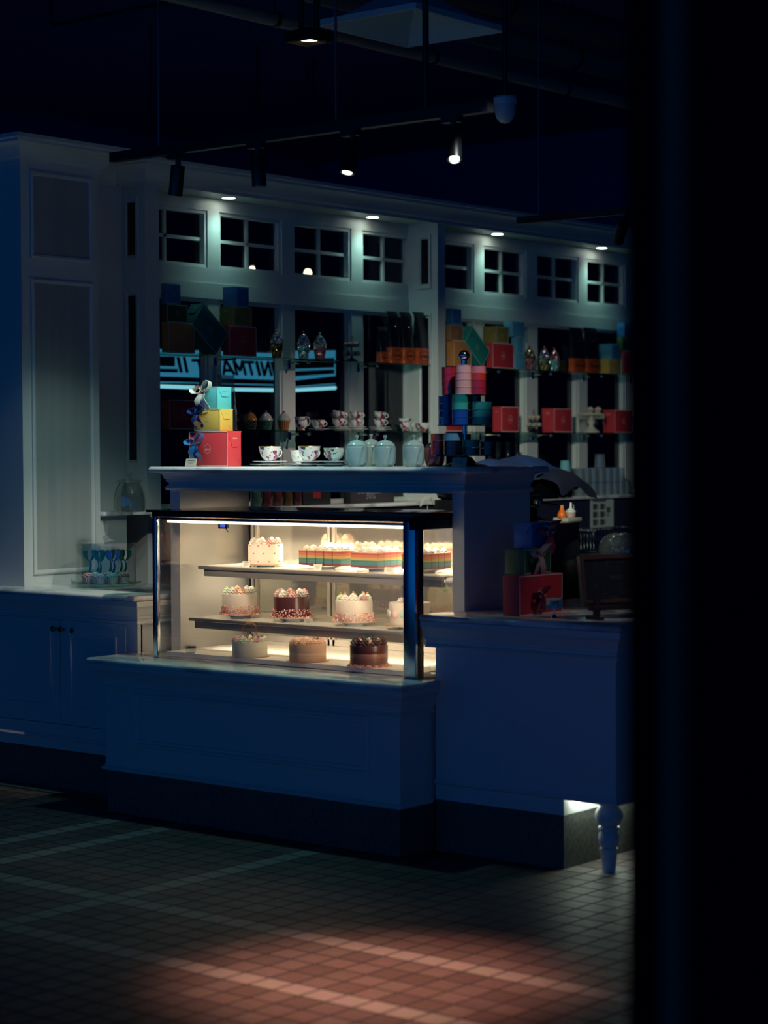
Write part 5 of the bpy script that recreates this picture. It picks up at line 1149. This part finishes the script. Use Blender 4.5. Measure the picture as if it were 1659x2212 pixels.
cloth('dark navy cloth hanging over the right end of the coffee machine', [(1160, 1030), (1172, 1018), (1186, 1012), (1200, 1011), (1212, 1016), (1224, 1026), (1235, 1034), (1241, 1042)], -6.72, DEN2)
# grinder block with the sauce bottles
gz_ = at(1200, 1130, X=-6.3)[2]
g_, ya, yb = block('bar_cabinet', 'low black bar cabinet carrying the two squeeze bottles', 'cabinet', -6.62, -6.3, 1163, 1252, .0, gz_, BLACKG, bev=.008)
o = MB().box(-.05, .05, -.07, .07, 0, .022, bev=.004).build('bottle_tray', mat('tray_beige', (.45, .42, .34), .5), loc=(-6.40, at(1226, 1120, X=-6.40)[1], gz_)); tag(o, 'beige tray under the two squeeze bottles', 'tray')
zq = gz_+.0225; yo_ = at(1214, 1120, X=-6.40)[1]
sb = thing('squeeze_bottle', 'orange squeeze bottle with a notched tip on the black bar cabinet', 'bottle', (-6.40, yo_, zq))
MB().lathe([(0, 0), (.024, 0), (.026, .004), (.026, .018), (.020, .030), (.013, .042), (.011, .052), (0, .052)], n=28).build('bottle_body', mat('bottle_orange', (.85, .16, .01), .35), sb)
for s_ in (-1, 1): MB().lathe([(0, 0), (.007, 0), (.004, .018), (0, .019)], 0, s_*.007, .050, 12).build('nozzle', MATS['bottle_orange'], sb)
yo2 = at(1233, 1120, X=-6.38)[1]
sb = thing('squeeze_bottle', 'white-capped squeeze bottle with a long spout beside the orange one', 'bottle', (-6.38, yo2, zq))
MB().lathe([(0, 0), (.025, 0), (.027, .004), (.027, .028), (0, .028)], n=28).build('bottle_body', mat('bottle_clear', (.50, .36, .30), .3), sb)
MB().lathe([(0, .0285), (.029, .0285), (.029, .038), (.020, .041), (.018, .048), (.008, .051), (.005, .080), (.003, .084), (0, .084)], n=28).build('cap', mat('bottle_white', (.70, .70, .62), .4), sb)
b = MB(); b.tube([(0, .004+.028*sin(pi*i/8), .055+.022*cos(pi*i/8)) for i in range(9)], .0012, 6); b.build('cap_strap', MATS['bottle_white'], sb)
# poster under the glasses shelf
P0 = at(1275, 1073, X=-7.625); P1 = at(1325, 1142, X=-7.625)
w_ = P1.y-P0.y; h_ = P0.z-P1.z
b = MB(); b.box(0, .0012, 0, w_, -h_, 0, 0); b.box(.0012, .0016, w_*.10, w_*.68, -h_*.17, -h_*.09, 1)
for r_ in range(3):
    for c_ in range(2): b.box(.0012, .0016, w_*(.11+.31*c_), w_*(.29+.31*c_), -h_*(.40+.235*r_), -h_*(.22+.235*r_), 2); b.box(.0012, .0015, w_*(.31+.31*c_), w_*(.35+.31*c_), -h_*(.37+.235*r_), -h_*(.25+.235*r_), 3)
b.box(.0012, .0016, w_*.70, w_*.86, -h_*.50, -h_*.34, 2); b.box(.0012, .0015, w_*.72, w_*.80, -h_*.62, -h_*.53, 3)
tag(b.build('poster', [mat('poster_paper', (.42, .50, .46), .7), mat('poster_header', (.08, .14, .18), .7), mat('poster_photo', (.03, .05, .05), .6, noise=((60, 60, 60), (.10, .09, .06), .3)), mat('poster_text', (.22, .14, .30), .7)], loc=(-7.625, P0.y, P0.z)), 'pale printed poster of small pictures below the glasses shelf', 'poster')
# dish rack on the work shelf
y0_ = at(1258, 1150, X=-7.35)[1]; y1_ = at(1368, 1150, X=-7.35)[1]; zr = .9
zt_r = at(1300, 1143, X=-7.35)[2]
rk = thing('dish_rack', 'low chrome wire dish rack below the poster', 'rack', (-7.35, y0_, zr))
b = MB(); ln_ = y1_-y0_
for z in (.02, zt_r-zr): b.tube([(-.1, 0, z), (.1, 0, z), (.1, ln_, z), (-.1, ln_, z)], .004, 6, closed=True)
b.build('rack_frame', CHROME, rk)
b = MB()
for i in range(16): y = ln_*(i+.5)/16; b.tube([(-.1, y, .02), (-.1, y, zt_r-zr), (-.06, y, zt_r-zr+.01), (0, y, .03), (.06, y, zt_r-zr+.01), (.1, y, zt_r-zr), (.1, y, .02)], .0022, 5)
b.build('rack_wires', CHROME, rk)
# glass dome with plates behind the chalkboard
p = at(1352, 1195, Z=1.09)
XD = -6.2; yd = at(1350, 1195, X=XD)[1]; zd_ = at(1350, 1197, X=XD)[2]
pd = MB().box(-.20, .20, -.22, .22, 0, zd_, bev=.01).build('display_stand', BLACK, loc=(XD, yd, 0)); tag(pd, 'black cabinet behind the chalkboard, holding the glass bowl', 'cabinet')
gd = thing('glass_bowl', 'upturned glass bowl full of chrome whisks behind the chalkboard', 'bowl', (XD, yd, zd_+.0005))
MB().lathe([(.150, 0), (.152, .02), (.145, .06), (.12, .095), (.08, .115), (0, .122), (0, .119), (.08, .112), (.118, .092), (.142, .058), (.149, .02), (.147, 0)], n=48).build('glass_dome', CRYST, gd)
for k in range(5):
    b = MB(); a0 = k*1.25
    for j in range(3): b.tube([(.05*cos(a0)+.035*cos(a0+j)*cos(2*pi*i/12), .05*sin(a0)+.035*sin(a0+j)*cos(2*pi*i/12), .05+.030*sin(2*pi*i/12)) for i in range(12)], .0018, 6, closed=True)
    b.build('whisk_wires', CHROME, gd)
for s_ in (-1, 1): MB().box(.12, .17, s_*.10-.03, s_*.10+.03, 0, .035, bev=.006).build('red_foot', mat('red_lacquer', (.35, .04, .02), .3), gd)
# tumblers stacked on the back counter
XT = -7.66
def tumbler_me(r, h):
    b = MB(); b.lathe([(0, .006), (r*.80, .006), (r*.93, h), (r, h), (r*.88, 0), (0, 0)], n=20, mod=lambda a, z: 1+.012*cos(8*a)); return b
first = None; G = 'upturned glass tumblers stacked on the back counter'; H_ = .092
ys = [at(px, 1060, X=XT)[1] for px in (1252, 1266, 1281, 1297, 1312, 1326, 1340, 1353)]
cnt = 0
for r_, X in enumerate((XT, XT-.085, XT-.17)):
    for i, y in enumerate(ys):
        for lv in range(2):
            if lv == 1 and r_ == 0 and i == 7: continue
            if first is None:
                first = tumbler_me(.036, H_).build('tumbler', CRYST); o = first
            else: o = first.copy(); COL.objects.link(o)
            o.location = (X, y, ZB+(.0005 if lv == 0 else H_+.001)+H_); o.rotation_euler = (pi, 0, (i*3+r_+lv)*.7); tag(o, 'clear upturned glass tumbler in the stacked block on the back counter', 'glass', G); cnt += 1
o = first.copy(); COL.objects.link(o); o.location = (XT-.02, at(1301, 985, X=XT)[1], ZB+3*H_+.002); tag(o, 'single clear tumbler standing on top of the stacked block', 'glass'); del o['group']
# second block, darker, behind the machine
for i, px in enumerate((1186, 1200)):
    for r_ in range(2):
        for lv in range(2):
            o = first.copy(); COL.objects.link(o); o.location = (XT-.085*r_-.05, at(px, 1060, X=XT)[1], ZB+(.0005 if lv == 0 else H_+.001)+H_); o.rotation_euler = (pi, 0, 1.1*i+r_); tag(o, 'dim upturned tumbler behind the dark cloth, left of the paper cups', 'glass', 'dim tumblers left of the paper cups')
yc_ = at(1221, 1000, X=-7.62)[1]
for k in range(6):
    cc = ['cup_white', 'cup_white', 'cup_orange', 'cup_white', 'cup_tan', 'cup_blue'][k]
    r0 = .043
    b = MB()
    if k < 5: b.lathe([(r0, 0), (r0+.001, .004), (r0-.002, .016), (0, .016)], n=28)
    else: b.lathe([(r0, 0), (r0+.001, .004), (r0-.001, .01), (r0*.72, .150), (r0*.66, .154), (0, .154)], n=28)
    o = b.build('paper_cup', mat(cc, dict(cup_white=(.62, .58, .5), cup_orange=(.72, .36, .10), cup_tan=(.55, .42, .30), cup_blue=(.16, .42, .46))[cc], .6), loc=(-7.62, yc_, ZB+.0005+k*.0165+.0))
    tag(o, ['lowest paper cup rim of the nested upturned stack', 'second paper cup from the bottom of the nested stack', 'orange-rimmed paper cup in the nested stack', 'pale paper cup above the orange rim in the nested stack', 'tan paper cup just under the pale blue top cup', 'pale blue upturned paper cup on top of the nested stack'][k], 'cup')
# dark bottles behind the ribbon stand
for px, lab in ((1060, 'leftmost of the four'), (1077, 'second from left of the four'), (1098, 'third from left of the four'), (1118, 'rightmost of the four')):
    y = at(px, 1000, X=-7.72)[1]; hh2 = at(px, 955, X=-7.72)[2]-ZB
    o = thing('syrup_bottle', '%s dark long-necked bottles with white labels behind the blue cloth' % lab, 'bottle', (-7.72, y, ZB))
    MB().lathe([(0, 0), (.036, 0), (.038, .006), (.038, hh2*.50), (.034, hh2*.58), (.014, hh2*.72), (.012, hh2*.96), (.014, hh2*.97), (.014, hh2), (0, hh2)], n=26).build('bottle_glass', mat('bottle_dark', (.004, .010, .010), .08, coat=.6), o)
    MB().lathe([(.0385, hh2*.14), (.0388, hh2*.14), (.0388, hh2*.46), (.0385, hh2*.46)], n=26).build('bottle_label', mat('label_white', (.55, .6, .58), .6), o)

# ------------------------------------------------------------------ seen under the bridge: packets and jars on the back counter
def small(name, label, cat, px0, px1, ytop, X, m, z0, extra=None, dx=.06, bev=.004):
    a = at(px0, 1080, X=X); c = at(px1, 1080, X=X); zt2 = at((px0+px1)/2, ytop, X=X)[2]
    b = MB().box(-dx, 0, 0, c[1]-a[1], 0, zt2-z0, 0, bev=bev)
    if extra: extra(b, c[1]-a[1], zt2-z0)
    return tag(b.build(name, m, loc=(X, a[1], z0)), label, cat)
XU = -7.66; KR = mat('kraft_dark', (.035, .028, .035), .7)
small('carton', 'dark carton printed BOCATSU seen through the gap under the bridge', 'box', 758, 852, 1050, XU, [KR, mat('print_grey', (.20, .20, .22), .7)], ZB,
      lambda b, w, h: (b.text('BOCATSU', (.0008, w*.42, h*.72), (0, 1, 0), (0, 0, 1), w=w*.52, mt=1, bold=.02), b.text('30%', (.0008, w*.45, h*.45), (0, 1, 0), (0, 0, 1), w=w*.22, mt=1)))
small('tea_packet', 'dark packet with a red front patch seen through the gap under the bridge', 'packet', 655, 715, 1048, XU, [mat('packet_dark', (.02, .022, .026), .4), mat('packet_red', (.35, .02, .03), .5)], ZB,
      lambda b, w, h: b.box(.0, .001, w*.35, w*.62, h*.35, h*.75, 1))
small('white_tag_card', 'small white card under the bridge, left one', 'card', 618, 636, 1097, XU+.03, WHITE, ZB, dx=.002, bev=0); small('white_tag_card', 'small white card under the bridge, right of the carton', 'card', 768, 785, 1096, XU+.03, WHITE, ZB, dx=.002, bev=0)
for i, px in enumerate((552, 575, 598, 620, 640)):
    y = at(px, 1080, X=XU-.02)[1]; o = thing('spice_jar', '%s of the five small jars behind the gap under the bridge' % ('leftmost', 'second from left', 'middle', 'second from right', 'rightmost')[i], 'jar', (XU-.02, y, ZB))
    MB().lathe([(0, 0), (.028, 0), (.030, .004), (.030, .085), (.022, .095), (0, .095)], n=22).build('jar_glass', mat('jar_%d' % i, ((.05, .12, .08), (.10, .02, .02), (.12, .03, .03), (.10, .06, .02), (.08, .02, .03))[i], .1, coat=.8), o)
    MB().lathe([(0, .0955), (.024, .0955), (.024, .112), (0, .112)], n=22).build('jar_lid', CHROME, o)
b = MB(); n_ = 14
P_ = [(-.07*cos(pi*i/n_), .058*sin(pi*i/n_)) for i in range(n_+1)]; Q_ = [(.045*cos(pi*i/n_), .012+.030*sin(pi*i/n_)) for i in range(n_+1)]
vs = [(0, x, z) for x, z in P_]+[(0, -x, z) for x, z in Q_]; vs2 = [(.004, y, z) for _, y, z in vs]; k = n_+1
fs = [(i, i+1, k+i+1, k+i) for i in range(n_)]+[(2*k+i, 3*k+i, 3*k+i+1, 2*k+i+1) for i in range(n_)]+[(i, 2*k+i, 2*k+i+1, i+1) for i in range(n_)]+[(k+i, k+i+1, 3*k+i+1, 3*k+i) for i in range(n_)]
b.add(vs+vs2, fs); b.tube([(.002, 0, -.08), (.002, 0, .004)], .002, 6)
p = at(923, 1094, X=-7.3); tag(b.build('bag_handle', mat('handle_cream', (.55, .52, .42), .6), loc=p), 'cream arched handle sticking up beneath the bridge at right', 'handle')
p2 = MB().box(-.05, .05, -.10, .10, 0, p[2]-.08-.9, bev=.006).build('carrier_box', BLACK, loc=(p[0], p[1], .9)); tag(p2, 'black carrier box under the cream handle, behind the case', 'box')

# ------------------------------------------------------------------ left side: glass jar, cake dome
xj = -7.36; yj = at(280, 1095, X=xj)[1]; r_ = size_at(35, (xj, yj, zj)); h_ = at(280, 1042, X=xj)[2]-zj
jar = thing('glass_jar', 'round lidded glass jar on the niche cabinet left of the case', 'jar', (xj, yj, zj+.0005))
MB().shell([(r_*.86, 0), (r_*.95, .004), (r_, h_*.25), (r_*.97, h_*.55), (r_*.80, h_*.85), (r_*.66, h_*.97), (r_*.72, h_)], n=48, t=.003).build('jar_body', glass('jar_glass', (.80, .84, .82), ior=1.9), jar)
MB().lathe([(0, h_+.001), (r_*.78, h_+.001), (r_*.80, h_+.006), (r_*.74, h_+.012), (r_*.2, h_+.020), (r_*.12, h_+.024), (r_*.20, h_+.034), (r_*.22, h_+.044), (r_*.12, h_+.052), (0, h_+.054)], n=40).build('jar_lid', MATS['jar_glass'], jar)
pd = at(216, 1268, Z=.93); XQ, YQ = pd[0]-.02, pd[1]+.06
rd = size_at(64, (XQ, YQ, .95)); hd_ = at(216, 1173, X=XQ)[2]-.945
tray = thing('glass_cake_plate', 'clear glass plate with wavy rim under the cupcakes on the far-left counter', 'plate', (XQ, YQ, .9305))
MB().lathe([(0, 0), (rd*.55, 0), (rd*.6, .006), (rd*1.05, .010), (rd*1.16, .018), (rd*1.17, .020), (rd*1.12, .016), (rd*.6, .012), (0, .010)], n=64, mod=lambda a, z: 1+(.018*cos(10*a) if z > .015 else 0)).build('plate_glass', glass('plate_glass', (.80, .84, .80), ior=2.0), tray)
dm = thing('glass_dome', 'clear straight-sided glass dome with ball knob covering the mermaid-tail cupcakes', 'dome', (XQ, YQ, .9305+.0165))
DG = glass('dome_glass', (.95, .96, .955), ior=1.5)
b = MB(); b.lathe([(rd, 0), (rd, hd_-.008), (rd-.006, hd_), (0, hd_+.003), (0, hd_), (rd-.008, hd_-.003), (rd-.0025, hd_-.01), (rd-.0025, 0)], n=72); b.build('dome_cover', DG, dm)
MB().lathe([(0, hd_+.003), (.012, hd_+.003), (.010, hd_+.008), (.017, hd_+.020), (.014, hd_+.031), (0, hd_+.036)], n=24).build('dome_knob', CRYST, dm)
TL = [mat('tail_'+n, c, .25) for n, c in (('teal', (.005, .07, .08)), ('blue', (.01, .05, .30)), ('green', (.01, .10, .06)))]
def tail_mesh():
    b = MB(); n = 14
    st = [Vector((.012*sin(t/n*2.4)-.002, 0, .050*t/n)) for t in range(n+1)]; b.tube([(p.x, 0, p.z) for p in st], [.0065-.0042*(i/n)**.7 for i in range(n+1)], 8)
    e = st[-1]
    for s_ in (-1, 1):
        pts = [(e.x+s_*(.004+.020*sin(pi*.62*t/10)), e.z+.040*(t/10)**1.15) for t in range(11)]; inn = [(e.x+s_*(.001+.012*sin(pi*.9*t/10)*(t/10)), e.z+.040*(t/10)**1.15*(.55+.45*t/10)) for t in range(11)]
        vs = [(x, -.0022, z) for x, z in pts]+[(x, -.0022, z) for x, z in inn]; vs += [(x, .0022, z) for x, _, z in vs]; k = 11
        fs = [(i, i+1, k+i+1, k+i) for i in range(10)]+[(2*k+i, 3*k+i, 3*k+i+1, 2*k+i+1) for i in range(10)]+[(i, 2*k+i, 2*k+i+1, i+1) for i in range(10)]+[(k+i, k+i+1, 3*k+i+1, 3*k+i) for i in range(10)]
        b.add(vs, fs)
    return b
sc = rd/.115
spots = [(-.070, -.030, 0, 'pink', 'front left'), (-.022, -.060, 0, 'white', 'second from left in front'), (.030, -.050, 1, 'teal', 'front middle'), (.072, -.008, 2, 'pink', 'front right'), (-.045, .030, 2, 'teal', 'back left'), (.010, .015, 0, 'white', 'centre'), (.050, .050, 2, 'teal', 'back right')]
for i, (a, d, tm, fr, w_) in enumerate(spots):
    A = right*a*sc*.95 + fwd*(d*.95*sc)
    o = cupcake('mermaid-tail cupcake under the glass dome, %s' % w_, (XQ+A.x, YQ+A.y, .9305+.0165), .0235*sc, fr, WRAPW)
    t = tail_mesh().build('mermaid_tail', TL[tm], o, (0, 0, .0235*sc*1.35), rz=math.atan2(right.y, right.x)+(.3, -.5, .15, .4, -.2, .9, -.8)[i]); t.scale = (sc*1.05,)*3
